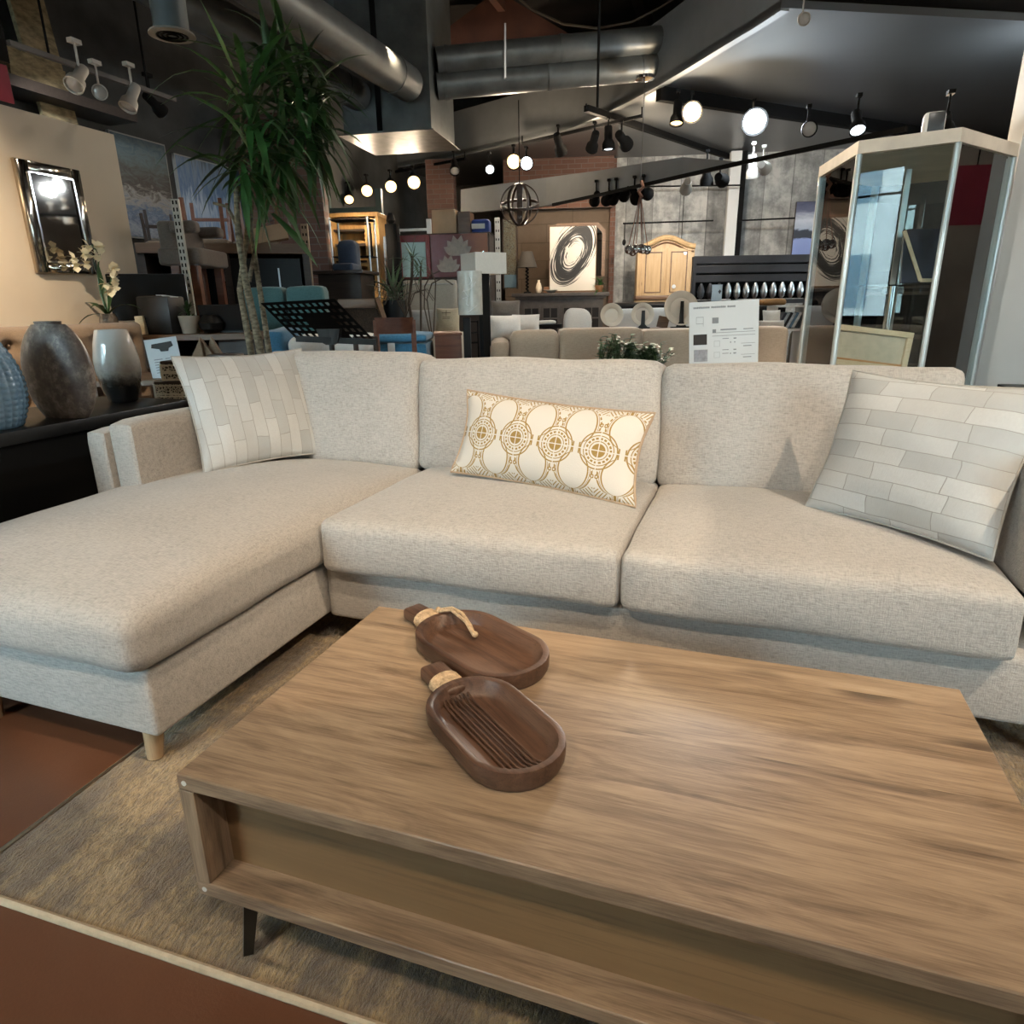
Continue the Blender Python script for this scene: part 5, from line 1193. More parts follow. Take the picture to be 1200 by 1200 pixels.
# console with plates
f = Fr(745, 385, 5.9); x, z = f.x, f.z; zt_ = z(386.5)
tp = thing('narrow_console', 'narrow console holding the display plates behind the sand sectional', 'console table', f.p+Vector((.09, .27, 0)), CY)
MB().box(x(684), x(812), -.06, .22, zt_-.03, zt_).build('table_top', BROWNW, tp)
for a in (688, 805): MB().box(x(a), x(a+4), -.04, .0, 0, zt_-.03).box(x(a), x(a+4), .16, .2, 0, zt_-.03).build('leg', BROWNW, tp)
TS = tp.location
def onc(px, dy=.06): e_ = Vector((math.cos(CY), math.sin(CY), 0))*x(px)+Vector((-math.sin(CY), math.cos(CY), 0))*dy; return Vector((TS.x+e_.x, TS.y+e_.y, zt_+.001))
def plate(label, px, rpx, stand, seed):
    r = rpx*f.k*1.04; o = thing('display_plate', label, 'plate', onc(px), CY)
    A_ = Matrix.Translation((0, .0, r+.012)) @ Matrix.Rotation(math.radians(78), 4, 'X')
    m = MB(); m.lathe([(.001, .0), (r*.62, .0), (r*.70, .012), (r, .026), (r*.99, .032), (r*.68, .02), (r*.6, .008), (.001, .008)], 40)
    for v_ in m.bm.verts: v_.co = A_ @ v_.co
    m.build('dish', PLATE, o)
    m = MB().tube([A_ @ Vector((r*.66*math.cos(2*PI*i/40), r*.66*math.sin(2*PI*i/40), .0)) for i in range(40)], .0025, 5, closed=True).tube([A_ @ Vector((r*.95*math.cos(2*PI*i/40), r*.95*math.sin(2*PI*i/40), .022)) for i in range(40)], .002, 5, closed=True); m.build('rim_line', BROWNW, o)
    if stand:
        MB().prism([(-.055, 0), (.055, 0), (.018, r*.35), (.014, r*1.5), (-.014, r*1.5), (-.018, r*.35)], .0, .012, Matrix.Translation((0, -.045, 0)) @ RX).box(-r*.6, r*.6, -.06, -.03, 0, .012).build('easel', BLACK, o)
    return o
plate('left stoneware display plate beside the white slipper chair, without a dark easel', 699, 13.5, False, 1)
plate('middle stoneware display plate on a short black easel', 736.5, 13.5, True, 2)
plate('largest stoneware display plate on a tall black easel', 783, 20, True, 3)
solo('photo_block', MB().box(-.05, .05, -.01, .01, 0, .10, .003, 1, Matrix.Rotation(.2, 4, 'Y')), BROWNW, 'small brown tilted block between the middle and largest plates', 'block', onc(763, .12), CY)
f = Fr(765, 375, 7.6); x, z = f.x, f.z
ws = thing('white_sofa', 'white sofa back between the plates and the limed armoire', 'sofa', f.p, CY)
MB().cushion(x(717), x(812), 0, .22, .15, z(362), .04, .01).build('backrest', WHITEF, ws); MB().cushion(x(717), x(812), .22, .85, .15, .45, .05, .02).build('seat', WHITEF, ws); MB().cushion(x(794), x(812), -.02, .2, z(372), z(356), .04, .01).build('head_roll', WHITEF, ws)
MB().box(x(720), x(724), .03, .08, 0, .15).box(x(805), x(809), .03, .08, 0, .15).box(x(720), x(724), .7, .75, 0, .15).box(x(805), x(809), .7, .75, 0, .15).build('legs', DARKW, ws)
f = Fr(755, 357, 9.2); x, z = f.x, f.z
rt = thing('rounded_table', 'black table with rounded corners in front of the limed armoire', 'table', f.p, BY)
MB().box(x(716), x(812), -.1, .5, z(364), z(354), .05, 4).build('table_top', BLACK, rt); MB().box(x(722), x(728), -.05, 0, 0, z(364)).box(x(800), x(806), -.05, 0, 0, z(364)).box(x(722), x(728), .4, .45, 0, z(364)).box(x(800), x(806), .4, .45, 0, z(364)).build('legs', BLACK, rt)
# armoire
f = Fr(780, 320, 11.0); x, z = f.x, f.z
ar = thing('armoire', 'limed oak armoire with an arched bonnet top', 'armoire', f.p, BY)
arch = lambda a: z(287)+(z(276)-z(287))*(math.sin(PI*(a-.5)*2+PI/2)*.5+.5)
N_ = 20; xs = [x(747)+(x(812)-x(747))*i/N_ for i in range(N_+1)]
pol = [(xs[0], .1), (xs[-1], .1)]+[(xs[i], arch(i/N_)-.06) for i in range(N_, -1, -1)]
MB().prism(pol, -.45, 0, RX).build('body', ARMO, ar)
MB().tube([(xs[i], -.02, arch(i/N_)-.03) for i in range(N_+1)], .04, 8).build('bonnet_moulding', ARMO, ar); MB().tube([(xs[i]*.96, -.008, arch(i/N_)-.10) for i in range(N_+1)], .014, 6).build('arched_bead', BROWNW, ar)
for s in (-1, 1):
    d = MB().box(min(s*.012, s*(x(808))), max(s*.012, s*x(808)), -.02, 0, z(346), z(291)).build('door', ARMO, ar)
    c1 = s*(x(808)*.5+.006); w1 = x(808)*.34
    m = MB()
    for b in ((c1-w1, c1-w1+.015, z(343), z(295)), (c1+w1-.015, c1+w1, z(343), z(295)), (c1-w1, c1+w1, z(343), z(343)+.015), (c1-w1, c1+w1, z(295)-.015, z(295))): m.box(b[0], b[1], -.032, -.02, b[2], b[3])
    m.build('door_moulding', BROWNW, d)
MB().cyl((x(790), -.024, z(336)), (x(790), -.03, z(336)), .03, None, 14).cyl((x(801), -.024, z(297)), (x(801), -.03, z(297)), .025, None, 14).build('metal_rosettes', STEEL, ar)
MB().box(x(746), x(813), -.04, .45, z(351), z(346), .01, 2).build('waist_moulding', BROWNW, ar); MB().box(x(748), x(811), -.01, .44, .0, .1).build('plinth', DARKW, ar)
# slatted bench / bed rail
f = Fr(880, 330, 8.6); x, z = f.x, f.z
sb_ = thing('slatted_headboard', 'wide dark slatted headboard with a row of turned spindles', 'headboard', f.p, CY)
SL = plain('slate_stained_wood', (.035, .034, .037), .4, 0, .3, 3, stretch=(.6, 6, 6) if False else (1, 1, 1))
for y0, y1 in ((299, 308.5), (310, 319.5), (321.5, 330)): MB().box(x(812), x(949), 0, .05, z(y1), z(y0), .005, 1).build('slat', SL, sb_)
for a in (811, 946): MB().box(x(a), x(a+4), -.01, .06, 0, z(300)).build('post', SL, sb_)
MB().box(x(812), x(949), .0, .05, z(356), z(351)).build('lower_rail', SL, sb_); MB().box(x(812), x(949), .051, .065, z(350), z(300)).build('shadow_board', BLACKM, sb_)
for k in range(12): MB().lathe([(.01, z(350)), (.035, z(347)), (.045, z(341)), (.035, z(336)), (.012, z(331))], 12, (x(822+k*10.6), .0, 0)).build('turned_spindle', STEEL if k > 2 else SL, sb_)
MB().box(x(834), x(846), -.04, -.02, z(352), z(333)).build('wrapped_tag', plain('clear_bag', (.35, .42, .46), .2), sb_)
f = Fr(924, 370, 6.6); x, z = f.x, f.z
rk = thing('magazine_rack', 'white rack of leaning magazines right of the information sheet', 'rack', f.p, CY)
MB().box(x(907), x(944), -.02, .2, z(388), z(385)).box(x(907), x(910), -.02, .2, 0, z(358)).box(x(941), x(944), -.02, .2, 0, z(358)).box(x(907), x(944), -.02, .2, z(360), z(358)).box(x(907), x(944), -.02, .2, .1, .14).build('frame', OFFWHITE, rk)
for k in range(7):
    c_ = [(.05, .06, .08), (.35, .38, .42), (.02, .02, .025), (.5, .55, .6), (.12, .2, .3), (.6, .6, .6), (.04, .05, .06)][k]
    tag(MB().box(-.012, .012, 0, .14, 0, .155, .001, 1, Matrix.Rotation(.45, 4, 'Y')).build('magazine', plain('cover_%d' % k, c_, .35, 0, .3, 30), None, False, f.p+Vector((math.cos(CY), math.sin(CY), 0))*(x(913)+k*.029)+Vector((0, .02, z(385)+.006)), CY), 'leaning magazine in the white rack, %s of seven from the left' % ('first', 'second', 'third', 'fourth', 'fifth', 'sixth', 'seventh')[k], 'magazine', 'magazines in the white rack')
cush('sofa_pillow', 'white pillow at the right end of the sand sectional', 905, 363, 384, 20, 5.9, WHITEF, 18, 14, 13, .12)
cush('fur_pillow', 'grey fur pillow before the white pillow on the sand sectional', 905, 375, 390, 30, 5.5, GREYF, 18, 20, 14, .12)
f = Fr(905, 358, 7.6); x, z = f.x, f.z
solo('tan_leather_bolster', MB().cushion(x(895), x(922), 0, .2, z(358), z(351), .03, .01), plain('saddle_leather', (.26, .13, .04), .5), 'tan leather bolster on a dark cushion right of the information sheet', 'bolster', f.p, CY)
dk = thing('club_chair', 'charcoal club chair back under the tan leather bolster', 'chair', f.p, CY)
MB().cushion(x(892), x(914), 0, .2, .3, z(358)-.002, .04, 0).build('backrest', BLACKM, dk); MB().cushion(x(888), x(924), .2, .7, .15, .45, .04, .01).build('seat', BLACKM, dk); MB().box(x(914), x(922), .02, .18, .3, z(358)-.002).build('bolster_rest', BLACKM, dk); MB().box(x(890), x(922), .05, .65, 0, .15).build('base', DARKW, dk)
# console right behind the linen sofa with plant and sheet
f = Fr(795, 415, 3.35); x, z = f.x, f.z; zc_ = .70
hc = thing('back_console', 'slim console directly behind the linen sofa', 'console table', f.p, math.radians(-2))
MB().box(x(668), x(930), -.12, .14, zc_-.03, zc_, .003, 1).build('table_top', BROWNW, hc)
for a in (672, 922): MB().box(x(a), x(a+6), -.1, -.06, 0, zc_-.03).box(x(a), x(a+6), .08, .12, 0, zc_-.03).build('leg', BROWNW, hc)
gp = thing('eucalyptus_planter', 'low green leafy plant peeking over the linen sofa back', 'potted plant', at0(738, 415, 3.35)+Vector((0, 0, zc_+.001)), math.radians(-2))
MB().box(-.15, .15, -.05, .05, 0, .07, .005, 1).build('trough', CLAY, gp)
m = MB(); rnd = random.Random(31); sk = MB()
for k in range(70):
    cx = rnd.uniform(-.15, .15); hgt = (.16 if cx < -.02 else .12)*rnd.uniform(.55, 1.0); b0 = Vector((cx, rnd.uniform(-.04, .04), .065)); tip = b0+Vector((rnd.uniform(-.06, .06), rnd.uniform(-.05, .05), hgt)); sk.tube([b0, (b0+tip)/2+Vector((0, 0, .01)), tip], .0018, 4)
    for j in range(9):
        p_ = b0.lerp(tip, .25+.75*j/8); a = rnd.uniform(0, 6.28); blade(m, p_, (math.cos(a), math.sin(a), .5), .034, .03, .4, 3)
sk.build('stems', LEAF, gp); m.build('foliage', LEAF3, gp)
cc = at(852, 392, 3.3)
inf = thing('information_sheet', 'white printed furniture information sheet in an acrylic stand behind the sofa', 'sign', (cc.x, cc.y, zc_+.001), CY*.9)
fs = Fr(852, 392, 3.3); iw = 81*fs.k/2; ih = fs.z(352)-zc_; TT = Matrix.Rotation(-.12, 4, 'X') @ Matrix.Rotation(-.035, 4, 'Y')
MB().box(-iw, iw, 0, .003, .005, ih, 0, 1, TT).build('sheet', PAPER, inf)
MB().box(-iw, iw, -.0, .09, -.0, .003).build('acrylic_foot', CGLASS, inf)
def ink(name, mat, rects):
    m = MB()
    for x0, x1, y0, y1 in rects: m.box(-iw+2*iw*x0, -iw+2*iw*x1, -.0018, -.0004, ih*(1-y1), ih*(1-y0), 0, 1, TT)
    return m.build(name, mat, inf, False)
h_ = []; rnd = random.Random(6); xc = .06
for wlen in (10, 9, 5):
    for k in range(wlen): h_.append((xc, xc+.018, .058+.004*rnd.random(), .082)); xc += .0235
    xc += .02
ink('heading_print', INK, h_)
ink('dark_swatch', SW1, [(.06, .255, .40, .53)]); ink('grey_swatch', SW2, [(.07, .265, .59, .74)]); ink('rust_swatch', SW3, [(.08, .275, .80, .945)])
dr_ = [(.33, .42, .20, .27), (.10, .20, .185, .19), (.10, .103, .19, .27), (.10, .2, .265, .27), (.2, .203, .185, .30), (.33, .95, .385, .39), (.335, .385, .345, .385), (.45, .68, .345, .36), (.78, .92, .35, .36), (.33, .95, .425, .43)]
for k, yy in enumerate((.46, .60, .645, .79, .85)): dr_ += [(.48, .57, yy, yy+.008), (.64, .68, yy-.002, yy+.012)]
for yy in (.47, .61, .80): dr_ += [(.36, .362, yy+.02, yy+.09), (.44, .442, yy+.02, yy+.09), (.36, .44, yy+.02, yy+.023), (.36, .44, yy+.088, yy+.09), (.75, .95, yy+.06, yy+.064), (.78, .9, yy+.09, yy+.1), (.59, .605, yy+.035, yy+.05), (.65, .665, yy+.035, yy+.05)]
ink('diagram_print', INK, dr_)
# ------------------------------------------------------------------ glass display cabinet
FL, FRp, BR, BL = [at(*q) for q in ((992, 300, 3.9), (1101, 300, 3.65), (1166, 300, 4.04), (952, 300, 4.58))]
ctr_ = (BR+BL)/2; ctr_.z = 0
hexp = [Vector((p.x-ctr_.x, p.y-ctr_.y, 0)) for p in (FL, FRp, BR)]; hexp += [-hexp[0], -hexp[1], Vector((BL.x-ctr_.x, BL.y-ctr_.y, 0))]
gc = thing('display_cabinet', 'tall six-sided glass display cabinet with a cream top at the right', 'cabinet', ctr_)
Zt = zat(1006, 181, 3.9); Zc = Zt+.062
ex = [v_*1.035 for v_ in hexp]
m = MB(); m.prism([(v_.x, v_.y) for v_ in ex], Zt, Zc); m.build('top_cap', plain('cream_laminate', (.66, .58, .47), .5), gc, False)
MB().prism([(v_.x, v_.y) for v_ in ex], .0, .42).build('base_cabinet', OFFWHITE, gc, False)
for i, v_ in enumerate(hexp): MB().cyl((v_.x, v_.y, .42), (v_.x, v_.y, Zt), .016, None, 10).build('corner_post', ALU, gc)
for i in range(6):
    a, b = hexp[i], hexp[(i+1) % 6]; d = (b-a).normalized()
    MB().bar(a+d*.02+Vector((0, 0, .42)), a+d*.02+Vector((0, 0, .4201)), .001) if False else None
    yaw = math.atan2(d.y, d.x); L = (b-a).length
    g = MB().box(.018, L-.018, -.003, .003, .425, Zt-.005).build('glass_panel', CGLASS, gc, False); g.location = (a.x, a.y, 0); g.rotation_euler = (0, 0, yaw)
for zz1 in (1.14, .635): MB().prism([(v_.x*.94, v_.y*.94) for v_ in hexp], zz1, zz1+.008).build('glass_shelf', CGLASS, gc, False)
MB().cyl((0, -.0, .42), (0, 0, 1.14), .028, None, 20).build('centre_pole', CHROME, gc); MB().box(-.06, .06, -.012, .012, 1.10, 1.139, .004, 1).build('shelf_bracket', CHROME, gc)
MB().box(-.015, .015, .03, .05, 1.148, Zt).build('light_strip', STEEL, gc)
def incab(px, D, zz1): p_ = at(px, 330, D); return Vector((p_.x, p_.y, zz1+.009))
STR = wood('pale_stretcher', (.66, .54, .38), (.60, .48, .33), (.50, .38, .25), 3, 'x', .7, False); CANV = plain('raw_canvas_back', (.50, .44, .35), .9, 0, .1, 20)
cv = thing('stretched_canvas', 'canvas turned to show its pale wooden stretcher, on the low shelf of the cabinet', 'canvas', incab(1030, 4.1, .635), CY-.1)
fk = Fr(1030, 400, 4.05).k; cw, chh = 90*fk/2, .235; TL_ = Matrix.Rotation(-.16, 4, 'X') @ Matrix.Rotation(.0, 4, 'Y')
SH = Matrix.Rotation(.13, 4, 'Y'); TL_ = TL_ @ Matrix.Translation((0, 0, .03)) @ SH
MB().box(-cw, cw, .012, .016, 0, chh, 0, 1, TL_).build('canvas', CANV, cv, False)
for b in ((-cw, cw, 0, .032), (-cw, cw, chh-.032, chh)): MB().box(b[0], b[1], -.012, .012, b[2], b[3], .002, 1, TL_).build('stretcher_bar', STR, cv, False)
for b in ((-cw, -cw+.032), (cw-.032, cw)): MB().box(b[0], b[1], -.012, .012, .0325, chh-.0325, .002, 1, TL_).build('stretcher_bar', STR, cv, False)
MB().box(-cw+.033, cw-.033, -.002, .004, .034, .044, 0, 1, TL_).build('inner_edge', plain('orange_glue_edge', (.45, .22, .09), .8), cv, False)
up_ = thing('dark_canvas', 'dark blue canvas with a pale edge leaning on the upper cabinet shelf', 'canvas', incab(1085, 4.05, 1.14), CY)
A_ = Matrix.Translation((0, .06, .012)) @ Matrix.Rotation(-.15, 4, 'X') @ Matrix.Rotation(-.0, 4, 'Y')
MB().box(-.11, .13, 0, .02, 0, .30, .002, 1, A_).build('panel', plain('midnight_blue', (.025, .03, .05), .5, 0, .5, 8), up_, False)
MB().bar(A_ @ Vector((-.115, -.005, .29)), A_ @ Vector((-.0, -.005, .01)), .02, .02).bar(A_ @ Vector((.0, -.005, .012)), A_ @ Vector((.13, -.005, .012)), .012, .02).build('pale_edge', STR, up_)
bk = thing('paint_tin', 'white tin with a lime green and orange label on the upper cabinet shelf', 'tin', incab(1127, 4.1, 1.14), CY)
MB().lathe([(.04, 0), (.042, .003), (.046, .125), (.05, .13), (.046, .132), (.001, .13)], 24).build('tin', plain('pale_tin', (.5, .52, .55), .3), bk); MB().lathe([(.0425, .005), (.0445, .045)], 24, cap=False).build('green_label', plain('lime_label', (.36, .42, .10), .5), bk); MB().lathe([(.0446, .047), (.0455, .065)], 24, cap=False).build('orange_band', plain('orange_band', (.45, .12, .05), .5), bk)
sv_ = thing('speaker', 'small white and black speaker standing on the cabinet top', 'speaker', (at(1092, 158, 3.85).x, at(1092, 158, 3.85).y, Zc+.001), -.15)
MB().box(-.05, .05, -.04, .06, 0, .115, .018, 3).build('housing', WHITEP, sv_); MB().box(-.028, .046, -.05, -.0405, .012, .108, .02, 3).build('grille', plain('speaker_grille', (.05, .055, .06), .3), sv_)
dw = thing('drawer_chest', 'small white chest with two slot pulls left of the cabinet canvas', 'chest', at0(972, 400, 5.35), CY)
f = Fr(957, 400, 5.35); z = f.z
MB().box(-.11, .11, -.0, .3, .0, z(382), .004, 1).build('body', WHITEP, dw)
for y in (393, 418): 
    d = MB().box(-.10, .10, -.015, -.001, z(y)-.09, z(y)+.035, .003, 1).build('drawer', WHITEP, dw); MB().box(-.04, .05, -.018, -.0155, z(y)-.02, z(y)-.004).build('pull_slot', DARKW, d)
gch = thing('rounded_armchair', 'olive grey rounded armchair behind the white chest and cabinet', 'armchair', at0(962, 400, 7.3), CY); f = Fr(962, 400, 7.3); x, z = f.x, f.z
MB().cushion(x(930), x(992), 0, .2, .2, z(384), .1, .02).build('backrest', plain('olive_fabric', (.13, .125, .10), .9), gch); MB().cushion(x(930), x(992), .2, .75, .15, .45, .06, .01).build('seat', plain('olive_fabric_seat', (.13, .125, .10), .9), gch); MB().box(x(935), x(987), .05, .7, 0, .15).build('base', DARKW, gch)
# dark shelves and paintings beyond the cabinet
bkp = thing('dark_shelving', 'dark open shelving beyond the right side of the cabinet', 'shelf', at0(1135, 380, 5.6)-Vector((.35, -.1, 0)), CY)
for k in range(4): MB().box(-.55, .25, 0, .3, .02+.36*k, .045+.36*k).build('shelf', DARKW, bkp)
for s in (-.55, .23): MB().box(s, s+.02, 0, .3, 0, 1.3).build('upright', DARKW, bkp)
MB().box(-.55, .25, .29, .31, 0, 1.3).build('back_board', BLACKM, bkp)
f = Fr(958, 267, 11.4); x, z = f.x, f.z
lake = painting('mountain_lake', [(0, (.18, .22, .42)), (.3, (.22, .27, .48)), (.34, (.02, .022, .03)), (.46, (.03, .035, .05)), (.5, (.30, .33, .40)), (.66, (.48, .50, .55)), (.85, (.10, .11, .17)), (1, (.05, .055, .10))], (1, 1, 3), 1.2, 2, .3, z(299), z(236))
lk = thing('lake_painting', 'blue mountain lake painting on the concrete wall left of the cabinet', 'painting', f.p, BY); MB().box(x(932), x(993), 0, .04, z(299), z(236)).build('canvas', lake, lk); MB().box(x(931.5), x(993.5), .005, .045, z(299.5), z(235.5)).build('edge', DARKW, lk)
for lab, q in (('thin black hanging rail high on the concrete wall over the armoire', (728, 870, 219, 217, 11.6)), ('thin black hanging rail on the concrete wall behind the armoire top', (730, 836, 262, 258.5, 11.6)), ('thin black hanging rail left of the lake painting', (866, 932, 258.5, 255.5, 11.5))):
    a, b = at(q[0], q[2], q[4]), at(q[1], q[3], q[4]*.985); solo('picture_rail', MB().cyl((0, 0, 0), b-a, .012, None, 8), BLACKM, lab, 'rail', a)
for lab, q in (('thin cord with a hook hanging over the armoire', (802, 222, 799, 285)), ('thin cord hanging right of the brown wall edge', (732, 262, 732, 284))):
    a, b = at(q[0], q[1], 11.4), at(q[2], q[3], 11.4); o = thing('hanging_cord', lab, 'cord', a); MB().cyl((0, 0, 0), (0, 0, b.z-a.z), .006, None, 6).build('cord', BLACKM, o); MB().ball((0, 0, b.z-a.z), .03, 8, 6, 1.6).build('hook', BLACKM, o)
# pendant cluster
p = at(748, 292, 8.2); tp_ = at(748, 212, 8.2); pc_ = thing('pendant_cluster', 'cluster of chrome globe pendants on copper cords before the armoire', 'pendant light', (p.x, p.y, 3.39))
MB().lathe([(.1, 0), (.1, -.03), (.02, -.05)], 24).cyl((0, 0, -.04), (0, 0, tp_.z-3.39), .005, None, 6).build('canopy', CHROME, pc_)
MB().tube([(0, 0, tp_.z-3.39), (.03, .01, tp_.z-3.45), (-.02, 0, tp_.z-3.5), (.02, -.01, tp_.z-3.56)], .02, 8).build('cord_knot', plain('copper_cord', (.16, .07, .045), .6), pc_)
for k, (dx, dy, dz) in enumerate(((-.11, 0, -.0), (-.07, .06, -.02), (-.02, -.05, 0), (.03, .05, .01), (.06, -.03, -.005), (.10, .02, -.01))):
    zb_ = p.z-3.39+dz-.0
    g = MB().ball((dx, dy, zb_), .05, 16, 10).build('globe', CHROME, pc_); MB().tube([(0, 0, tp_.z-3.5), (dx*.5, dy*.5, (tp_.z-3.5+zb_)/2), (dx, dy, zb_+.05)], .005, 5).build('cord', bpy.data.materials['copper_cord'], g)
# ------------------------------------------------------------------ ducts
gd = thing('square_duct', 'large square galvanised air duct dropping from the ceiling', 'duct', (0, 0, 0), 0)
a = at(396, 166, 8.2); b = at(503, 148, 8.2); dx = (b-a); dx.z = 0; w_ = dx.length; yw = math.radians(6); gd.location = ((a.x+b.x)/2, (a.y+b.y)/2+.45, 0); gd.rotation_euler = (0, 0, yw); zb_ = (a.z+b.z)/2
MB().box(-w_/2, w_/2, -.45, .45, zb_, 5.195).build('duct_body', GALV, gd, False)
FLG = plain('bright_sheet_metal', (.14, .125, .11), .45, .5, .3, 8)
MB().box(-w_/2-.03, w_/2+.05, -.55, .5, zb_-.012, zb_-.002).build('flange', FLG, gd, False)
MB().box(-.11, -.05, -.462, -.451, zb_+.03, 5.18).build('strap', BLACKM, gd); MB().tube([(-w_/2, -.46, 4.25), (-.2, -.47, 4.17), (.1, -.47, 4.14), (w_/2, -.46, 4.12)], .008, 5).build('cable', BLACKM, gd)
def rduct(label, p0, p1, r, bands=()):
    o = thing('round_duct', label, 'duct', (p0+p1)/2); c_ = (p0+p1)/2; MB().cyl(p0-c_, p1-c_, r, None, 28).build('duct_body', GALV, o)
    for t_ in (.04, .5, .93):
        q = p0.lerp(p1, t_)-c_; d_ = (p1-p0).normalized()*.02; MB().cyl(q-d_, q+d_, r+.008, None, 28).build('seam_band', GALV, o)
    return o
r1 = rduct('upper long round duct running right from the square duct', at(512, 72, 8.3), at(800, 44, 8.6), .135)
r2_ = rduct('lower long round duct running right from the square duct', at(512, 101, 8.35), at(770, 78, 8.65), .135)
for o_, (px, y0, y1) in ((r1, (592, 28, 66)), (r2_, (592, 62, 92))):
    q0, q1 = at(px, y0, 8.15)-o_.location, at(px, y1, 8.15)-o_.location; MB().bar(q0, q1, .05, .02).build('hanger_strap', STEEL, o_)
q = at(702, 30, 8.1); solo('hanger_rod', MB().cyl((0, 0, -.75), (0, 0, 5.19-q.z), .014, None, 8), BLACKM, 'black hanger rod crossing the two long round ducts', 'rod', q)
s1 = at(478, 98, 8.0); s1b = Vector((s1.x-.05, -1.5, s1.z)); rduct('upper diagonal round duct passing above the tall plant', s1, s1b, .17)
s2 = at(420, 112, 8.25); rduct('lower diagonal round duct passing behind the tall plant', s2, Vector((s2.x-.05, -1.5, s2.z)), .15)
cn_ = at(202, 42, 4.4); dc = thing('drop_vent', 'round grey ceiling vent pipe above the left wall', 'vent', (cn_.x, cn_.y, cn_.z))
MB().cyl((0, 0, .0), (0, 0, 5.19-cn_.z), .094, None, 28).build('pipe', plain('grey_pipe', (.10, .115, .115), .5, .3), dc); MB().lathe([(.094, .02), (.12, .012), (.125, 0), (.088, -.004), (.083, .015)], 28, cap=False).build('collar', plain('pale_ring', (.30, .28, .24), .5), dc)
m = MB()
for rr in (.03, .055, .078): m.tube([(rr*math.cos(2*PI*i/24), rr*math.sin(2*PI*i/24), -.002) for i in range(24)], .006, 5, closed=True)
m.build('louvre_rings', BLACKM, dc)
ob1 = onx(30, 50, -5.5); 
solo('strand_board', MB().box(-.02, .02, -.16, .16, -.75, .7, 0, 1, Matrix.Rotation(.12, 4, 'X')), OSB, 'upright strand board sheet high above the cream wall at left', 'board', onx(36, 22, -5.62))
solo('strand_board', MB().box(-.02, .02, -.26, .22, -.10, .12, 0, 1, Matrix.Rotation(-.1, 4, 'X')), OSB, 'small tilted strand board scrap just above the cream wall', 'board', onx(47, 90, -5.5))
rd = onx(2, 98, -3.6); solo('crimson_banner', MB().box(-.004, .004, -.22, .045, -.085, .085), CRIM, 'crimson banner corner at the far left edge over the cream wall', 'banner', (rd.x, rd.y, rd.z+.005))
solo('black_column', MB().box(-.06, .06, -.25, .055, -.09, 5.19-rd.z-.2), BLACKM, 'black column above the crimson banner at the far left edge', 'column', (rd.x-.066, rd.y+.02, rd.z+.2))
wl = thing('cable_swag', 'thin tan cable swagging across the ceiling above the round ducts', 'cable', at(700, 15, 9.0)); c_ = wl.location
MB().tube([at(px, py, 8.9)-c_ for px, py in ((600, -8), (625, 12), (660, 28), (700, 33), (740, 26), (775, 8), (800, -8))], .012, 6).build('cable', TWIG, wl)
tb_ = at(1175, 459, 3.7); tbl = thing('black_side_table', 'thin black edged table top at the far right behind the sofa', 'table', (tb_.x+.2, tb_.y, 0), 0)
MB().box(-.1, .9, -.0, .4, tb_.z-.02, tb_.z, .003, 1).build('table_top', BLACK, tbl)
for a in (-.08, .85): MB().box(a, a+.03, .02, .05, 0, tb_.z-.02).box(a, a+.03, .35, .38, 0, tb_.z-.02).build('legs', BLACK, tbl)
cbn = thing('crimson_banner', 'crimson cloth banner hanging on the right, mirrored in the cabinet side', 'banner', (3.1, 5.5, 0), .1)
MB().box(-.004, .004, -.16, .16, 1.62, 2.05).build('cloth', CRIM, cbn, False); MB().cyl((0, 0, 2.05), (0, 0, 5.19), .006, None, 6).build('cord', BLACKM, cbn)
nv = at(1205, 505, 3.2); solo('navy_armchair', MB().cushion(-.12, .5, -.1, .4, .0, nv.z+.05, .05, .01), plain('navy_cloth', (.012, .014, .035), .8), 'navy upholstered seat back at the right edge behind the sofa arm', 'chair', (nv.x+.08, nv.y, 0), 0)
# ------------------------------------------------------------------ tracks and spotlights
def rail(label, pts, w=.035):
    P_ = [at(*q) for q in pts]; c_ = P_[0]; o = thing('light_track', label, 'light track', c_)
    for a, b in zip(P_, P_[1:]): MB().bar(a-c_, b-c_, w, w).build('rail', BLACKM, o)
    return o
Z3 = 3.3
def rz(label, pts, zz1, w=.035):
    P_ = [onz(px, py, zz1) for px, py in pts]; c_ = P_[0]; o = thing('light_track', label, 'light track', c_)
    for a, b in zip(P_, P_[1:]): MB().bar(a-c_, b-c_, w, w).build('rail', BLACKM, o)
    for p_ in P_: MB().cyl(p_-c_, (p_.x-c_.x, p_.y-c_.y, 3.4-zz1), .01, None, 6).build('stem', BLACKM, o) if zz1 < 3.36 else None
    return o
rz('black light track under the curved soffit at left', ((388, 221), (450, 204), (545, 186)), 3.3)
rz('black light track under the curved soffit in the middle', ((612, 168), (752, 136)), 3.3)
rz('long diagonal black track beam across the ceiling', ((687, 127), (872, 190)), 3.35, .07)
rail('black light track along the hanging soffit band', ((648, 240, 9.8), (700, 229, 9.0), (870, 190.5, 7.0), (1062, 151, 5.6)))
q0, q1 = onx(10, 50, -4.3), onx(205, 117, -4.3); lt = thing('light_track', 'pale grey light track above the cream wall', 'light track', q0); MB().bar((0, 0, 0), q1-q0, .03).build('rail', plain('grey_rail', (.10, .09, .08), .6), lt)
for t_ in (.2, .8): 
    q = (q1-q0)*t_; MB().cyl(q, (q.x, q.y, 5.19-q0.z), .008, None, 6).build('stem', BLACKM, lt)
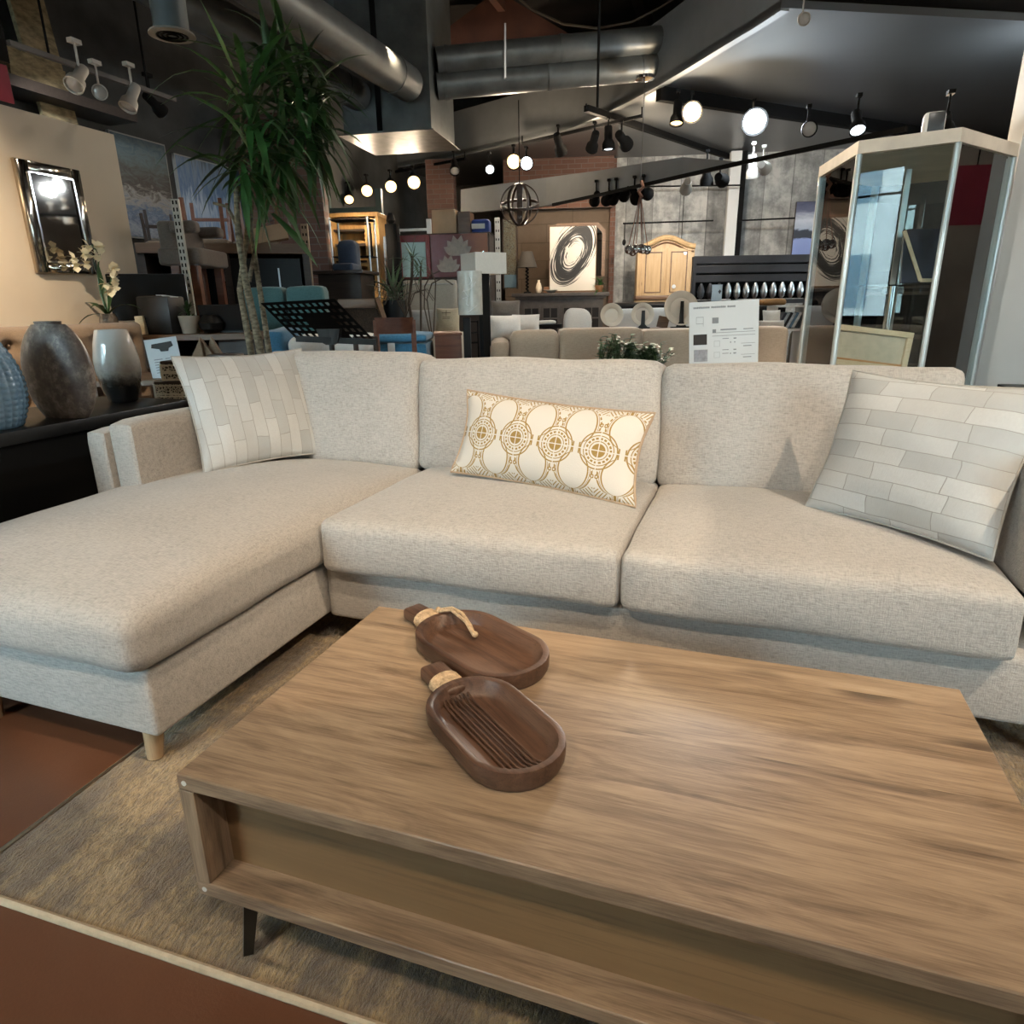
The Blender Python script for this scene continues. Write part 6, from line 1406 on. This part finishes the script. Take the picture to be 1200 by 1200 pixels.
def head(label, px, py, D, tgt, lit, body, s=1.0, stem=.16, power=0, ang=55, grp=None):
    p_ = at(px, py, D); o = thing('track_spotlight', label, 'spotlight', p_); d = (Vector(tgt)-p_).normalized()
    M_ = d.to_track_quat('Z', 'Y').to_matrix().to_4x4()
    m = MB(); m.lathe([(.030*s, -.15*s), (.034*s, -.14*s), (.034*s, -.05*s), (.052*s, -.02*s), (.056*s, .03*s), (.050*s, .03*s), (.046*s, .0)], 18)
    for v_ in m.bm.verts: v_.co = M_ @ v_.co
    m.build('lamp_housing', body, o)
    m = MB(); m.lathe([(.048*s, .016*s), (.03*s, .026*s), (.001, .030*s)], 16, cap=False)
    for v_ in m.bm.verts: v_.co = M_ @ v_.co
    m.build('lens', {'w': BULB_W, 'c': BULB_C}.get(lit, BULB_OFF), o)
    b = M_ @ Vector((0, 0, -.09*s)); MB().tube([b, b+Vector((0, 0, stem*.55)), b+Vector((0, 0, stem))], .008*s, 6).box(b.x-.02, b.x+.02, b.y-.035, b.y+.035, b.z+stem, b.z+stem+.025).build('yoke', body, o)
    if power: spot(p_+d*.05*s, tgt, power, WARM if lit == 'w' else COOL, ang, .5, .04)
    return o
back = lambda px, py, D: at(px, py, D)
V0 = at(600, 420, 3.0)
# left, over the cream wall
head('left large white track spotlight above the cream wall', 88, 97, 4.6, (-3.5, 2.2, 1.0), None, HEADW, 1.0)
head('small round-faced white track spotlight above the cream wall', 117, 108, 5.0, (0, 0, 1.2), None, HEADW, .85)
head('right white track spotlight above the cream wall pointing down', 151, 122, 5.3, (-4.2, 3.0, .5), None, HEADW, 1.05)
head('black track spotlight right of the white ones, above the seascape', 187, 128, 6.0, (-4.5, 6, 2.0), None, BLACKM, 1.0)
# glowing row at the left
NEAR = (.4, -.5, 1.4)
head('cool white glowing spotlight, leftmost under the curved soffit', 378, 233, 10.2, (-1.5, 2.5, .9), 'c', BLACKM, 1.5)
head('half-lit warm spotlight second from left under the curved soffit', 409, 233, 11, at(420, 330, 9.0), 'w', BLACKM, 1.4)
head('warm glowing spotlight third from left under the curved soffit', 430, 223, 11, at(430, 420, 6), 'w', BLACKM, 1.7, .16, 130, 70)
head('warm glowing spotlight fourth from left under the curved soffit', 458, 218, 11, at(470, 420, 6), 'w', BLACKM, 1.7)
head('warm glowing spotlight fifth from left under the curved soffit', 485, 213, 11, at(520, 420, 6), 'w', BLACKM, 1.9, .16, 160, 75)
head('unlit black spotlight between the warm rows', 533, 199, 10.8, at(545, 300, 9.5), None, BLACKM, 1.4)
head('small white-lit spotlight left of the bright pair', 574, 198, 10.4, at(605, 420, 6), 'c', BLACKM, 1.2)
head('warm left lamp of the bright pair over the orb chandelier', 602, 189, 10.2, at(600, 480, 3), 'w', BLACKM, 1.9, .16, 150, 75)
head('cool right lamp of the bright pair over the orb chandelier', 617, 191, 10.2, at(640, 480, 3), 'c', BLACKM, 1.7)
head('unlit black spotlight left of the diagonal beam', 657, 176, 9.9, at(690, 300, 11), None, BLACKM, 1.5)
head('first black spotlight under the diagonal beam, turned to the left', 694, 172, 9.4, at(660, 300, 11), 'c', BLACKM, 1.4)
head('second black spotlight under the diagonal beam, pointing down', 713, 171, 9.4, at(715, 420, 9.4), 'c', BLACKM, 1.5)
head('third black spotlight under the diagonal beam, turned to the right', 733, 168, 9.4, at(800, 260, 11.5), None, BLACKM, 1.6)
for k, (px, py, D, lb) in enumerate(((697, 235, 9.2, 'first'), (711, 234, 9.0, 'second'), (719, 233, 8.9, 'third'), (732, 229, 8.8, 'fourth'))): head('%s from left of the black spotlights on the soffit band' % lb, px, py, D, at(670, 310, 11.4), None, BLACKM, 1.25)
head('warm lit spotlight beside the pendant cluster', 745, 232, 8.6, at(775, 320, 10.9), 'w', BLACKM, 1.3, .16, 75, 60)
head('small black spotlight right of the pendant cluster', 758, 227, 8.5, at(850, 260, 11.5), None, BLACKM, 1.3)
head('pale spotlight on the soffit track over the armoire', 804, 221, 8.0, at(780, 320, 11), None, HEADW, 1.2)
head('left black spotlight of the pair right of the armoire', 828, 213, 7.8, at(828, 400, 8), None, BLACKM, 1.3)
head('right black spotlight of the pair right of the armoire', 846, 211, 7.7, at(900, 260, 11), None, BLACKM, 1.3)
head('white spotlight pair member with a lit rim, left', 882, 204, 7.6, at(882, 400, 8), None, HEADW, 1.2)
head('white spotlight pair member, right of the lit rim one', 896, 197, 7.5, at(950, 260, 11), None, HEADW, 1.2)
head('warm lamp with visible shade on the glossy ceiling', 793, 141, 8.4, at(780, 320, 8), 'w', BLACKM, 1.4)
head('brightest warm lamp facing the viewer on the glossy ceiling', 811, 131, 8.2, (.2, 1.0, .8), 'w', BLACKM, 2.0, .16, 260, 60)
head('brightest cool white lamp facing the viewer on the glossy ceiling', 884, 142, 7.6, (.6, 1.0, .8), 'c', BLACKM, 2.3, .16, 260, 60)
head('black spotlight right of the bright cool lamp', 948, 151, 6.6, (1, 2, 1.2), None, BLACKM, 1.2)
head('cool lit spotlight left of the cabinet speaker', 1005, 150, 6.3, at(1020, 300, 5.5), 'c', BLACKM, 1.2)
head('small round spotlight high on the glossy ceiling', 942, 22, 6.4, (1, 2, 1.2), None, HEADW, .9)
head('warm lamp just above the cabinet top', 1110, 150, 4.9, at(1110, 150, 5.6)+Vector((.2, .1, -.8)), 'w', BLACKM, .8, .14)
# added spots without lamp bodies, to brighten the merchandise and back walls
spot(at(420, 215, 8.2), at(418, 310, 9.4), 160, WARM, 60, .5, .05)
spot((-5.0, 4.2, 2.9), (-5.75, 5.8, 1.7), 60, COOL, 75, .6, .05)
spot((-3.2, 6.6, 3.4), (-5.2, 8.0, 1.6), 60, WARM, 80, .6, .05)
spot(at(650, 190, 10.2), at(668, 310, 12), 120, WARM, 80, .6, .05)
spot(at(790, 190, 8.6), at(800, 260, 12.3), 260, NEUT, 85, .7, .05)
spot(at(880, 190, 8.2), at(900, 260, 12.2), 150, COOL, 80, .7, .05)
spot((-1.0, 4.2, 3.35), at(650, 400, 5.0), 110, NEUT, 85, .7, .05)
spot((-3.2, 3.6, 3.3), at(180, 390, 4.6), 45, WARM, 85, .7, .05)
# added point fills brighten the ceiling; most sit beside lit lamps
def fill_point(pos, power, col, r=.05):
    l = bpy.data.lights.new('ambient_fill', 'POINT'); l.energy = power; l.color = col; l.shadow_soft_size = r
    o = bpy.data.objects.new('ambient_fill', l); COL.objects.link(o); o.location = pos
fill_point(at(811, 139, 8.0), 60, WARM); fill_point(at(884, 150, 7.4), 75, COOL); fill_point(at(610, 186, 10.6), 25, WARM); fill_point(at(700, 165, 9.8), 25, WARM); fill_point(at(760, 175, 9.8), 25, WARM); fill_point(at(609, 196, 9.4), 14, WARM); fill_point(at(470, 226, 10.7), 30, WARM); fill_point(at(1110, 152, 5.0), 14, WARM)
fill_point((-1.2, 5.2, 3.9), 34, NEUT); fill_point((2.6, 8.2, 2.9), 40, COOL); fill_point((4.8, 6.5, 3.0), 60, NEUT)  # ambient fills added where no lamp hangs
